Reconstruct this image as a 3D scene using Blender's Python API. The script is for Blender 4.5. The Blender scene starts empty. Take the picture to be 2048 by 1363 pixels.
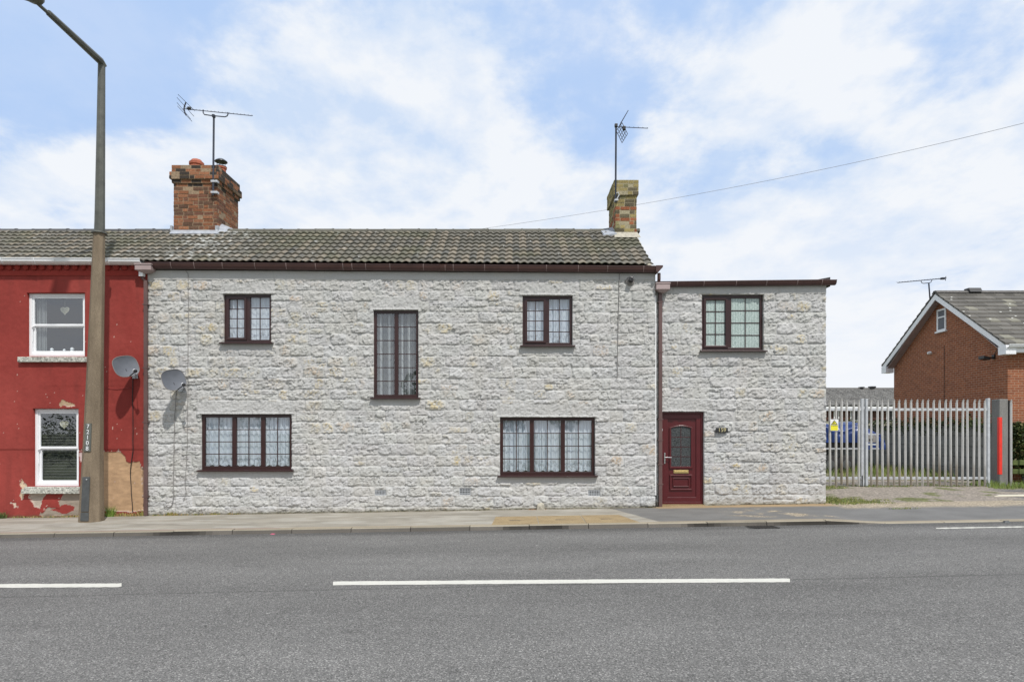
import bpy, math, random
import numpy as np
from mathutils import Vector, Matrix
R = math.radians
random.seed(7)
C = bpy.context.scene.collection
SC = bpy.context.scene
# ------------------------------------------------------------------ camera, sky, sun, exposure
F, D, H, HY, S = 1300.0, 14.77, 1.795, 862.0, 0.0163     # focal (2048-px units), wall distance, eye height, horizon row, street slope
def WX(px, d=D): return (px-1024)*d/F
def WZ(py, d=D): return H+(HY-py)*d/F
cd = bpy.data.cameras.new('camera'); cam = bpy.data.objects.new('camera', cd); C.objects.link(cam)
cam.location = (0, -D, H); cam.rotation_euler = (R(90), 0, 0)
cd.sensor_width = 36; cd.lens = 36*F/2048; cd.shift_y = (HY-681.5)/2048
cd.clip_start = 0.1; cd.clip_end = 3000
SC.camera = cam
SUNV = Vector((0.30, -0.62, 1.0)).normalized()
sd = bpy.data.lights.new('sun', 'SUN'); sd.energy = 3.6; sd.angle = R(1.3); sd.color = (1.0, 0.96, 0.91)
so = bpy.data.objects.new('sun', sd); C.objects.link(so); so.rotation_euler = (-SUNV).to_track_quat('-Z', 'Y').to_euler()
so.location = (0, -20, 30)
SC.view_settings.view_transform = 'Standard'; SC.view_settings.look = 'None'
SC.view_settings.exposure = 0.0; SC.view_settings.gamma = 1.0

def world():
    w = bpy.data.worlds.new('World'); SC.world = w; w.use_nodes = True
    nt = w.node_tree; N = nt.nodes; L = nt.links; N.clear()
    out = N.new('ShaderNodeOutputWorld')
    sky = N.new('ShaderNodeTexSky'); sky.sky_type = 'NISHITA'; sky.sun_disc = False
    sky.sun_elevation = math.asin(SUNV.z); sky.sun_rotation = math.atan2(SUNV.x, SUNV.y)
    sky.air_density = 1.0; sky.dust_density = 1.5
    tc = N.new('ShaderNodeTexCoord')
    sep = N.new('ShaderNodeSeparateXYZ'); L.new(tc.outputs['Generated'], sep.inputs[0])
    def M(op, a, b=None, c=None, clamp=False):
        n = N.new('ShaderNodeMath'); n.operation = op; n.use_clamp = clamp
        for i, v in enumerate((a, b, c)):
            if v is None: continue
            if isinstance(v, (int, float)): n.inputs[i].default_value = v
            else: L.new(v, n.inputs[i])
        return n.outputs[0]
    zc = M('MAXIMUM', sep.outputs[2], 0.0)
    den = M('ADD', zc, 0.22)
    px = M('DIVIDE', sep.outputs[0], den); py = M('DIVIDE', sep.outputs[1], den)
    cb = N.new('ShaderNodeCombineXYZ'); L.new(px, cb.inputs[0]); L.new(py, cb.inputs[1])
    def noise(scale, det, rough, dist, off):
        mp = N.new('ShaderNodeMapping'); L.new(cb.outputs[0], mp.inputs[0]); mp.inputs['Location'].default_value = off
        mp.inputs['Scale'].default_value = (1, 0.85, 1)
        n = N.new('ShaderNodeTexNoise'); L.new(mp.outputs[0], n.inputs['Vector'])
        n.inputs['Scale'].default_value = scale; n.inputs['Detail'].default_value = det
        n.inputs['Roughness'].default_value = rough; n.inputs['Distortion'].default_value = dist
        return n.outputs['Fac']
    n1 = noise(1.9, 10, 0.55, 0.15, (3.1, 1.7, 0))
    n2 = noise(4.6, 9, 0.58, 0.1, (7.7, 2.2, 4))
    # where the blue gaps stand in the sky: (direction, width, strength)
    holes = [((60, 60), .14, 1.1), ((300, 90), .12, .7), ((-150, 200), .10, .25), ((640, 20), .10, .35), ((1000, 30), .11, .75), ((1290, 50), .13, .75),
             ((1150, 130), .08, .45), ((230, 150), .08, .5), ((120, 230), .10, .35), ((2000, 40), .10, .35), ((1640, 0), .10, .3), ((1240, 190), .05, .3), ((1000,170), .04, .2)]
    tot = None
    nv = N.new('ShaderNodeVectorMath'); nv.operation = 'NORMALIZE'; L.new(tc.outputs['Generated'], nv.inputs[0])
    for (hx, hy), wd, st in holes:
        d = Vector(((hx-1024)/F, 1, (HY-hy)/F)).normalized()
        dt = N.new('ShaderNodeVectorMath'); dt.operation = 'DISTANCE'; L.new(nv.outputs[0], dt.inputs[0]); dt.inputs[1].default_value = d
        q = M('DIVIDE', dt.outputs['Value'], wd); q = M('MULTIPLY', q, q); q = M('MULTIPLY', q, -1.0); q = M('EXPONENT', q); q = M('MULTIPLY', q, st)
        tot = q if tot is None else M('ADD', tot, q)
    v = M('MULTIPLY_ADD', n1, 2.3, -0.30)
    v = M('ADD', v, M('MULTIPLY_ADD', n2, 1.9, -0.93))
    v = M('SUBTRACT', v, M('MULTIPLY', tot, 0.60))
    hz = M('SUBTRACT', 0.62, zc); v = M('ADD', v, M('MULTIPLY', hz, 0.75))
    cov = N.new('ShaderNodeMapRange'); cov.interpolation_type = 'SMOOTHSTEP'
    L.new(v, cov.inputs['Value']); cov.inputs['From Min'].default_value = 0.22; cov.inputs['From Max'].default_value = 0.86
    cov.inputs['To Min'].default_value = 0.22; cov.inputs['To Max'].default_value = 0.98
    # cloud brightness
    cr = N.new('ShaderNodeValToRGB'); L.new(n2, cr.inputs[0])
    cr.color_ramp.elements[0].position = 0.38; cr.color_ramp.elements[0].color = (0.62, 0.745, 0.94, 1)
    cr.color_ramp.elements[1].position = 0.60; cr.color_ramp.elements[1].color = (0.90, 0.93, 0.975, 1)
    lo = N.new('ShaderNodeMix'); lo.data_type = 'RGBA'
    hf = N.new('ShaderNodeMapRange'); L.new(zc, hf.inputs['Value']); hf.inputs['From Min'].default_value = 0.05; hf.inputs['From Max'].default_value = 0.36
    hf.inputs['To Min'].default_value = 1; hf.inputs['To Max'].default_value = 0
    L.new(hf.outputs[0], lo.inputs['Factor']); L.new(cr.outputs[0], lo.inputs['A']); lo.inputs['B'].default_value = (0.93, 0.95, 0.985, 1)
    # clear sky lifted by thin veil
    sk = N.new('ShaderNodeMix'); sk.data_type = 'RGBA'; sk.blend_type = 'MULTIPLY'; sk.inputs['Factor'].default_value = 1
    L.new(sky.outputs[0], sk.inputs['A']); sk.inputs['B'].default_value = (0.115, 0.115, 0.115, 1)
    veil = N.new('ShaderNodeMix'); veil.data_type = 'RGBA'; veil.inputs['Factor'].default_value = 0.95
    L.new(sk.outputs['Result'], veil.inputs['A']); veil.inputs['B'].default_value = (0.43, 0.615, 0.95, 1)
    mx = N.new('ShaderNodeMix'); mx.data_type = 'RGBA'
    L.new(cov.outputs[0], mx.inputs['Factor']); L.new(veil.outputs['Result'], mx.inputs['A']); L.new(lo.outputs['Result'], mx.inputs['B'])
    bg = N.new('ShaderNodeBackground'); L.new(mx.outputs['Result'], bg.inputs['Color']); bg.inputs['Strength'].default_value = 1.0
    L.new(bg.outputs[0], out.inputs[0])
world()

# ------------------------------------------------------------------ materials
def newmat(name):
    m = bpy.data.materials.new(name); m.use_nodes = True
    nt = m.node_tree; b = nt.nodes.get('Principled BSDF')
    return m, nt, nt.nodes, nt.links, b
def tex(N, L, kind, scale, vec=None, **kw):
    n = N.new('ShaderNodeTex'+kind)
    if 'Scale' in n.inputs: n.inputs['Scale'].default_value = scale
    for k, v in kw.items():
        if k in n.inputs: n.inputs[k].default_value = v
        else: setattr(n, k, v)
    if vec is not None: L.new(vec, n.inputs['Vector'])
    return n
def coords(N, L, scale=(1, 1, 1), kind='Object'):
    t = N.new('ShaderNodeTexCoord'); mp = N.new('ShaderNodeMapping'); L.new(t.outputs[kind], mp.inputs[0]); mp.inputs['Scale'].default_value = scale
    return mp.outputs[0]
def ramp(N, L, fac, stops):
    r = N.new('ShaderNodeValToRGB'); L.new(fac, r.inputs[0]); e = r.color_ramp.elements
    while len(e) < len(stops): e.new(0.5)
    for i, (p, c) in enumerate(stops):
        e[i].position = p; e[i].color = (c[0], c[1], c[2], 1) if not isinstance(c, (int, float)) else (c, c, c, 1)
    return r.outputs[0]
def mixc(N, L, f, a, b, mode='MIX'):
    m = N.new('ShaderNodeMix'); m.data_type = 'RGBA'; m.blend_type = mode
    if isinstance(f, (int, float)): m.inputs['Factor'].default_value = f
    else: L.new(f, m.inputs['Factor'])
    for k, v in (('A', a), ('B', b)):
        if isinstance(v, tuple): m.inputs[k].default_value = (*v, 1)
        else: L.new(v, m.inputs[k])
    return m.outputs['Result']
def bump(N, L, b, h, strength=0.5, dist=0.01):
    bp = N.new('ShaderNodeBump'); bp.inputs['Strength'].default_value = strength; bp.inputs['Distance'].default_value = dist
    L.new(h, bp.inputs['Height']); L.new(bp.outputs[0], b.inputs['Normal'])
def plain(name, col, rough=0.5, metal=0.0, var=0.18, nscale=7.0, spec=0.5, bmp=0.0, bscale=60):
    m, nt, N, L, b = newmat(name)
    v = coords(N, L)
    n = tex(N, L, 'Noise', nscale, v, Detail=6.0, Roughness=0.6)
    c2 = tuple(max(0, c*(1-var)) for c in col); c3 = tuple(min(1, c*(1+var)) for c in col)
    L.new(ramp(N, L, n.outputs['Fac'], [(0.3, c2), (0.7, c3)]), b.inputs['Base Color'])
    b.inputs['Roughness'].default_value = rough; b.inputs['Metallic'].default_value = metal
    b.inputs['Specular IOR Level'].default_value = spec
    if bmp:
        n2 = tex(N, L, 'Noise', bscale, v, Detail=4.0); bump(N, L, b, n2.outputs['Fac'], bmp, 0.01)
    return m
def attrmat(name, rough=0.85, nscale=40.0, var=0.2, bmp=0.4, bscale=90, bdist=0.01, spec=0.2, warm=None, big=None):
    """colour comes from the mesh's own colour attribute (paint, stains, bricks), broken up with noise"""
    m, nt, N, L, b = newmat(name)
    a = N.new('ShaderNodeAttribute'); a.attribute_name = 'Col'
    v = coords(N, L)
    n = tex(N, L, 'Noise', nscale, v, Detail=6.0, Roughness=0.65)
    g = ramp(N, L, n.outputs['Fac'], [(0.25, 1-var), (0.75, 1+var)])
    c = mixc(N, L, 1.0, a.outputs['Color'], g, 'MULTIPLY')
    if big:
        n3 = tex(N, L, 'Noise', big[0], v, Detail=4.0)
        c = mixc(N, L, 1.0, c, ramp(N, L, n3.outputs['Fac'], [(0.3, 1-big[1]), (0.7, 1+big[1])]), 'MULTIPLY')
    L.new(c, b.inputs['Base Color']); b.inputs['Roughness'].default_value = rough; b.inputs['Specular IOR Level'].default_value = spec
    n2 = tex(N, L, 'Noise', bscale, v, Detail=5.0, Roughness=0.6); bump(N, L, b, n2.outputs['Fac'], bmp, bdist)
    return m
def glassmat(name, tint=(0.93, 0.96, 0.97), boost=1.6, rough=0.01, base=0.06):
    m, nt, N, L, b = newmat(name); N.remove(b); out = N['Material Output']
    ge = N.new('ShaderNodeNewGeometry'); dp = N.new('ShaderNodeVectorMath'); dp.operation = 'DOT_PRODUCT'; L.new(ge.outputs['Incoming'], dp.inputs[0]); L.new(ge.outputs['Normal'], dp.inputs[1])
    ab = N.new('ShaderNodeMath'); ab.operation = 'ABSOLUTE'; L.new(dp.outputs['Value'], ab.inputs[0])
    om = N.new('ShaderNodeMath'); om.operation = 'SUBTRACT'; om.inputs[0].default_value = 1; L.new(ab.outputs[0], om.inputs[1])
    pw = N.new('ShaderNodeMath'); pw.operation = 'POWER'; L.new(om.outputs[0], pw.inputs[0]); pw.inputs[1].default_value = 5
    fr = N.new('ShaderNodeMath'); fr.operation = 'MULTIPLY_ADD'; L.new(pw.outputs[0], fr.inputs[0]); fr.inputs[1].default_value = 0.6; fr.inputs[2].default_value = 0.045
    mu = N.new('ShaderNodeMath'); mu.operation = 'MULTIPLY_ADD'; L.new(fr.outputs[0], mu.inputs[0]); mu.inputs[1].default_value = boost; mu.inputs[2].default_value = base; mu.use_clamp = True
    tr = N.new('ShaderNodeBsdfTransparent'); tr.inputs[0].default_value = (*tint, 1)
    gl = N.new('ShaderNodeBsdfGlossy'); gl.inputs['Roughness'].default_value = rough; gl.inputs['Color'].default_value = (0.95, 0.97, 1, 1)
    v = coords(N, L); n = tex(N, L, 'Noise', 2.2, v, Detail=1.0)
    bp = N.new('ShaderNodeBump'); bp.inputs['Strength'].default_value = 0.15; bp.inputs['Distance'].default_value = 0.004; L.new(n.outputs['Fac'], bp.inputs['Height']); L.new(bp.outputs[0], gl.inputs['Normal'])
    mx = N.new('ShaderNodeMixShader'); L.new(mu.outputs[0], mx.inputs[0]); L.new(tr.outputs[0], mx.inputs[1]); L.new(gl.outputs[0], mx.inputs[2])
    L.new(mx.outputs[0], out.inputs[0])
    return m
def frostmat():
    m, nt, N, L, b = newmat('frosted glass')
    v = coords(N, L)
    n = tex(N, L, 'Noise', 55, v, Detail=3.0)
    w = tex(N, L, 'Wave', 5.0, v, Distortion=2.0)
    c = mixc(N, L, 0.35, ramp(N, L, n.outputs['Fac'], [(0.35, (0.22, 0.30, 0.28)), (0.65, (0.52, 0.60, 0.56))]), ramp(N, L, w.outputs['Fac'], [(0.2, (0.30, 0.38, 0.35)), (0.8, (0.5, 0.58, 0.55))]))
    L.new(c, b.inputs['Base Color']); b.inputs['Roughness'].default_value = 0.15; bump(N, L, b, n.outputs['Fac'], 0.6, 0.01)
    return m
def lacemat(name, col, alpha_lo=0.55):
    m, nt, N, L, b = newmat(name); N.remove(b); out = N['Material Output']
    v = coords(N, L)
    vo = tex(N, L, 'Voronoi', 26, v); n = tex(N, L, 'Noise', 13, v, Detail=3.0)
    a = N.new('ShaderNodeAttribute'); a.attribute_name = 'Col'     # red channel: how much lace pattern is woven here
    sp = N.new('ShaderNodeSeparateColor'); L.new(a.outputs['Color'], sp.inputs[0])
    pat = ramp(N, L, vo.outputs['Distance'], [(0.18, 1.0), (0.42, 0.55)])
    pat = mixc(N, L, ramp(N, L, n.outputs['Fac'], [(0.46, 0.0), (0.52, 1.0)]), pat, (1.0, 1.0, 1.0))
    opac = mixc(N, L, sp.outputs[0], mixc(N, L, sp.outputs[1], (alpha_lo,)*3, (0.98,)*3), pat)
    df = N.new('ShaderNodeBsdfDiffuse'); df.inputs[0].default_value = (*col, 1)
    tl = N.new('ShaderNodeBsdfTranslucent'); tl.inputs[0].default_value = (*col, 1)
    m1 = N.new('ShaderNodeMixShader'); m1.inputs[0].default_value = 0.25; L.new(df.outputs[0], m1.inputs[1]); L.new(tl.outputs[0], m1.inputs[2])
    tr = N.new('ShaderNodeBsdfTransparent')
    m2 = N.new('ShaderNodeMixShader'); L.new(opac, m2.inputs[0]); L.new(tr.outputs[0], m2.inputs[1]); L.new(m1.outputs[0], m2.inputs[2])
    L.new(m2.outputs[0], out.inputs[0])
    return m
def asphalt(name, c1, c2, light, scale=1.0, bands=True):
    m, nt, N, L, b = newmat(name)
    v = coords(N, L)
    n = tex(N, L, 'Noise', 75*scale, v, Detail=5.0, Roughness=0.75)
    vo = tex(N, L, 'Voronoi', 95*scale, v)
    c = ramp(N, L, n.outputs['Fac'], [(0.34, c1), (0.5, tuple((a+b_)/2 for a, b_ in zip(c1, c2))), (0.66, c2)])
    sc = N.new('ShaderNodeSeparateColor'); L.new(vo.outputs['Color'], sc.inputs[0])
    c = mixc(N, L, ramp(N, L, sc.outputs[0], [(0.80, 0.0), (0.9, 0.5)]), c, light)
    c = mixc(N, L, ramp(N, L, sc.outputs[1], [(0.80, 0.0), (0.9, 0.6)]), c, tuple(x*0.45 for x in c1))
    big = tex(N, L, 'Noise', 0.9, coords(N, L, (0.35, 1.3, 1)), Detail=5.0, Roughness=0.6)
    c = mixc(N, L, 1.0, c, ramp(N, L, big.outputs['Fac'], [(0.3, 0.86), (0.7, 1.12)]), 'MULTIPLY')
    if bands:   # polished wheel tracks and the joint between two laid strips, running along the street
        sx = N.new('ShaderNodeSeparateXYZ'); t = N.new('ShaderNodeTexCoord'); L.new(t.outputs['Object'], sx.inputs[0])
        wob = tex(N, L, 'Noise', 0.35, v, Detail=2.0)
        ad = N.new('ShaderNodeMath'); ad.operation = 'MULTIPLY_ADD'; L.new(wob.outputs['Fac'], ad.inputs[0]); ad.inputs[1].default_value = 0.35; L.new(sx.outputs[1], ad.inputs[2])
        mr = N.new('ShaderNodeMapRange'); L.new(ad.outputs[0], mr.inputs['Value']); mr.inputs['From Min'].default_value = -11.5; mr.inputs['From Max'].default_value = -2.0
        def P(y): return (y+11.5)/9.5
        bd = ramp(N, L, mr.outputs[0], [(P(-11.2), 0.94), (P(-9.2), 1.10), (P(-7.8), 0.98), (P(-6.9), 0.90), (P(-6.2), 1.0), (P(-5.1), 1.06), (P(-4.35), 0.88), (P(-3.2), 1.04), (P(-2.62), 0.98), (P(-2.42), 0.74), (P(-2.33), .66)])
        c = mixc(N, L, 1.0, c, bd, 'MULTIPLY')
        w2 = tex(N, L, 'Noise', 1.3, v, Detail=4.0); a2 = N.new('ShaderNodeMath'); a2.operation = 'MULTIPLY_ADD'; L.new(w2.outputs['Fac'], a2.inputs[0]); a2.inputs[1].default_value = 0.07
        s2 = N.new('ShaderNodeMath'); s2.operation = 'MULTIPLY_ADD'; L.new(sx.outputs[0], s2.inputs[0]); s2.inputs[1].default_value = -0.025; L.new(sx.outputs[1], s2.inputs[2]); L.new(s2.outputs[0], a2.inputs[2])
        m2 = N.new('ShaderNodeMapRange'); L.new(a2.outputs[0], m2.inputs['Value']); m2.inputs['From Min'].default_value = -8.0; m2.inputs['From Max'].default_value = -6.0
        c = mixc(N, L, 1.0, c, ramp(N, L, m2.outputs[0], [(.585, 1.0), (.600, .70), (.606, .70), (.625, 1.0)]), 'MULTIPLY')      # joint between the two laid strips
        oil = tex(N, L, 'Noise', 1.7, v, Detail=6.0, Roughness=.65); c = mixc(N, L, 1.0, c, ramp(N, L, oil.outputs['Fac'], [(.66, 1.0), (.74, .72)]), 'MULTIPLY')
        pt_ = tex(N, L, 'Noise', 4.5, v, Detail=3.0); c = mixc(N, L, ramp(N, L, pt_.outputs['Fac'], [(.755, 0.0), (.765, .7)]), c, light)
    L.new(c, b.inputs['Base Color']); b.inputs['Roughness'].default_value = 0.85; b.inputs['Specular IOR Level'].default_value = 0.25
    bump(N, L, b, n.outputs['Fac'], 0.75, 0.012)
    return m
def brickmat(name, c1, c2, mortar, bw=0.225, rh=0.075):
    m, nt, N, L, b = newmat(name)
    t = N.new('ShaderNodeTexCoord'); sx = N.new('ShaderNodeSeparateXYZ'); L.new(t.outputs['Object'], sx.inputs[0])
    ad = N.new('ShaderNodeMath'); ad.operation = 'ADD'; L.new(sx.outputs[0], ad.inputs[0]); L.new(sx.outputs[1], ad.inputs[1])
    cb = N.new('ShaderNodeCombineXYZ'); L.new(ad.outputs[0], cb.inputs[0]); L.new(sx.outputs[2], cb.inputs[1])
    br = N.new('ShaderNodeTexBrick'); L.new(cb.outputs[0], br.inputs['Vector']); br.inputs['Scale'].default_value = 1
    br.inputs['Brick Width'].default_value = bw; br.inputs['Row Height'].default_value = rh; br.inputs['Mortar Size'].default_value = 0.0055; br.inputs['Mortar Smooth'].default_value = 0.2
    br.inputs['Color1'].default_value = (*c1, 1); br.inputs['Color2'].default_value = (*c2, 1); br.inputs['Mortar'].default_value = (*mortar, 1); br.inputs['Bias'].default_value = -0.1
    n = tex(N, L, 'Noise', 9, t.outputs['Object'], Detail=7.0, Roughness=0.7)
    c = mixc(N, L, 1.0, br.outputs['Color'], ramp(N, L, n.outputs['Fac'], [(0.3, 0.78), (0.7, 1.2)]), 'MULTIPLY')
    L.new(c, b.inputs['Base Color']); b.inputs['Roughness'].default_value = 0.9; b.inputs['Specular IOR Level'].default_value = 0.2
    inv = N.new('ShaderNodeMath'); inv.operation = 'SUBTRACT'; inv.inputs[0].default_value = 1; L.new(br.outputs['Fac'], inv.inputs[1])
    bump(N, L, b, inv.outputs[0], 0.6, 0.008)
    return m
def concretemat(name, c1, c2, scale=3.0, streak=False):
    m, nt, N, L, b = newmat(name)
    v = coords(N, L, (1, 1, 0.25) if streak else (1, 1, 1))
    n = tex(N, L, 'Noise', scale, v, Detail=8.0, Roughness=0.65); n2 = tex(N, L, 'Noise', 120, coords(N, L), Detail=3.0)
    c = ramp(N, L, n.outputs['Fac'], [(0.3, c1), (0.7, c2)])
    c = mixc(N, L, 1.0, c, ramp(N, L, n2.outputs['Fac'], [(0.35, 0.65), (0.65, 1.28)]), 'MULTIPLY')
    L.new(c, b.inputs['Base Color']); b.inputs['Roughness'].default_value = 0.9; b.inputs['Specular IOR Level'].default_value = 0.2
    bump(N, L, b, n2.outputs['Fac'], 0.5, 0.006)
    return m

M_STONE = attrmat('painted rock faced stone', rough=0.8, nscale=30, var=0.09, bmp=0.55, bscale=110, bdist=0.008, big=(1.3, 0.05))
M_RED = attrmat('red masonry paint', rough=0.8, nscale=7, var=0.10, bmp=0.7, bscale=48, bdist=0.006, big=(0.9, 0.10))
M_TILE = attrmat('weathered concrete roof tile', rough=0.9, nscale=22, var=0.16, bmp=0.4, bscale=70, big=(1.1, 0.10))
M_BRK = attrmat('old chimney brick', rough=0.92, nscale=26, var=0.38, bmp=0.7, bscale=60, bdist=0.012)
M_PAVE = attrmat('footway surface', rough=0.92, nscale=85, var=0.25, bmp=0.45, bscale=120, bdist=0.006, big=(2.2, 0.08))
M_YARD = attrmat('gravel and grass yard', rough=0.95, nscale=45, var=0.42, bmp=0.8, bscale=50, bdist=0.02)
M_LEAF = attrmat('leaves', rough=0.6, nscale=3, var=0.25, bmp=0.0, spec=0.3)
M_ROAD = asphalt('road asphalt', (0.064, 0.062, 0.058), (0.232, 0.226, 0.212), (0.47, 0.45, 0.42))
M_PAINT = plain('worn white road paint', (0.58, 0.565, 0.50), 0.7, var=0.10, nscale=30, bmp=0.3)
M_KERB = concretemat('kerb concrete', (0.085, 0.08, 0.072), (0.235, 0.215, 0.185), 1.6)
M_FLAG = concretemat('tan concrete cover', (0.27, 0.20, 0.11), (0.37, 0.28, 0.16), 4)
M_MAR = plain('mahogany brown plastic', (0.034, 0.0115, 0.0105), 0.32, var=0.2, nscale=3)
M_MARD = plain('maroon door plastic', (0.085, 0.0100, 0.0125), 0.3, var=0.15, nscale=2)
M_GUT = plain('brown gutter plastic', (0.075, 0.036, 0.032), 0.35, var=0.2, nscale=3)
M_PIPE = plain('faded brown downpipe', (0.120, 0.070, 0.064), 0.4, var=0.2, nscale=2)
M_HOP = plain('sun bleached hopper', (0.36, 0.28, 0.27), 0.5, var=0.1, nscale=4)
M_CLIP = plain('pale gutter clip', (0.23, 0.17, 0.16), 0.4)
M_FAS = plain('dark fascia', (0.022, 0.013, 0.013), 0.5, var=0.25)
M_WHT = plain('white plastic', (0.82, 0.83, 0.84), 0.35, var=0.05, nscale=3)
M_CAB = plain('black cable', (0.018, 0.017, 0.017), 0.5)
M_CABG = plain('painted grey cable', (0.21, 0.20, 0.19), 0.7)
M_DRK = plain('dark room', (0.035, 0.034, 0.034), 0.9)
M_STEEL = plain('galvanised steel', (0.50, 0.52, 0.54), 0.5, 0.25, var=0.18, nscale=9, bmp=0.15)
M_AER = plain('weathered aerial metal', (0.045, 0.05, 0.065), 0.45, 0.5, var=0.3, nscale=20)
M_DISH = plain('grey dish mesh', (0.125, 0.135, 0.155), 0.55, 0.1, var=0.10, nscale=6, bmp=0.1)
M_BLK = plain('black plastic', (0.02, 0.02, 0.021), 0.4)
M_CONC = concretemat('column concrete', (0.150, 0.116, 0.080), (0.275, 0.218, 0.152), 4, True)
M_POST = plain('grey green column paint', (0.098, 0.100, 0.085), 0.5, 0.1, var=0.3, nscale=5, bmp=0.1)
M_PLATE = plain('grey plate', (0.085, 0.09, 0.09), 0.5, 0.2, var=0.2, nscale=8)
M_GOLD = plain('brass', (0.62, 0.47, 0.20), 0.3, 0.7, var=0.1)
M_CHR = plain('chrome handle', (0.62, 0.62, 0.62), 0.2, 0.9, var=0.05)
M_LEAD = plain('lead flashing', (0.36, 0.38, 0.41), 0.6, 0.1, var=0.2, nscale=9)
M_MORT = plain('lime mortar', (0.40, 0.37, 0.30), 0.95, var=0.25, nscale=14, bmp=0.4)
M_TERR = plain('terracotta', (0.34, 0.10, 0.055), 0.8, var=0.3, nscale=15)
M_GLASS = glassmat('window glass'); M_GLASD = glassmat('dark door glass', (0.5, 0.5, 0.5), 1.4, 0.12, 0.04)
M_FROST = frostmat()
M_LACE = lacemat('white net curtain', (0.86, 0.91, 0.97), 0.88)
M_SHEER = lacemat('sheer grey curtain', (0.62, 0.64, 0.64), 0.27)
M_BLIND = plain('grey venetian slats', (0.20, 0.20, 0.19), 0.5)
M_HBRICK = brickmat('house brick', (0.310, 0.112, 0.055), (0.230, 0.082, 0.044), (0.43, 0.33, 0.24))
M_HTILE = plain('grey brown slate tile', (0.115, 0.108, 0.098), 0.9, var=0.35, nscale=12, bmp=0.3)
M_FENCE = concretemat('concrete fence panel', (0.13, 0.13, 0.12), (0.23, 0.23, 0.215), 2)
M_PILL = concretemat('gate pillar concrete', (0.16, 0.155, 0.145), (0.26, 0.255, 0.24), 3, True)
M_REDP = plain('red reflective strip', (0.75, 0.035, 0.02), 0.45, var=0.08)
M_YEL = plain('yellow sign', (0.80, 0.74, 0.04), 0.4, var=0.03)
M_TARP = plain('blue tarpaulin', (0.013, 0.036, 0.145), 0.35, var=0.35, nscale=4, bmp=0.4, bscale=12)
M_RUB = plain('tyre rubber', (0.02, 0.02, 0.02), 0.8)
M_SILLW = plain('flaking painted sill', (0.42, 0.42, 0.37), 0.85, var=0.75, nscale=26, bmp=0.6)
M_CREAM = plain('cream render', (0.62, 0.58, 0.45), 0.85, var=0.08)
M_GRASSB = plain('rough grass', (0.085, 0.10, 0.035), 0.95, var=0.4, nscale=4, bmp=0.5)
M_WOODG = plain('mossy rail', (0.10, 0.13, 0.035), 0.9, var=0.3)
M_IRON = plain('cast iron', (0.05, 0.045, 0.04), 0.7, 0.3, var=0.3)

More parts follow.
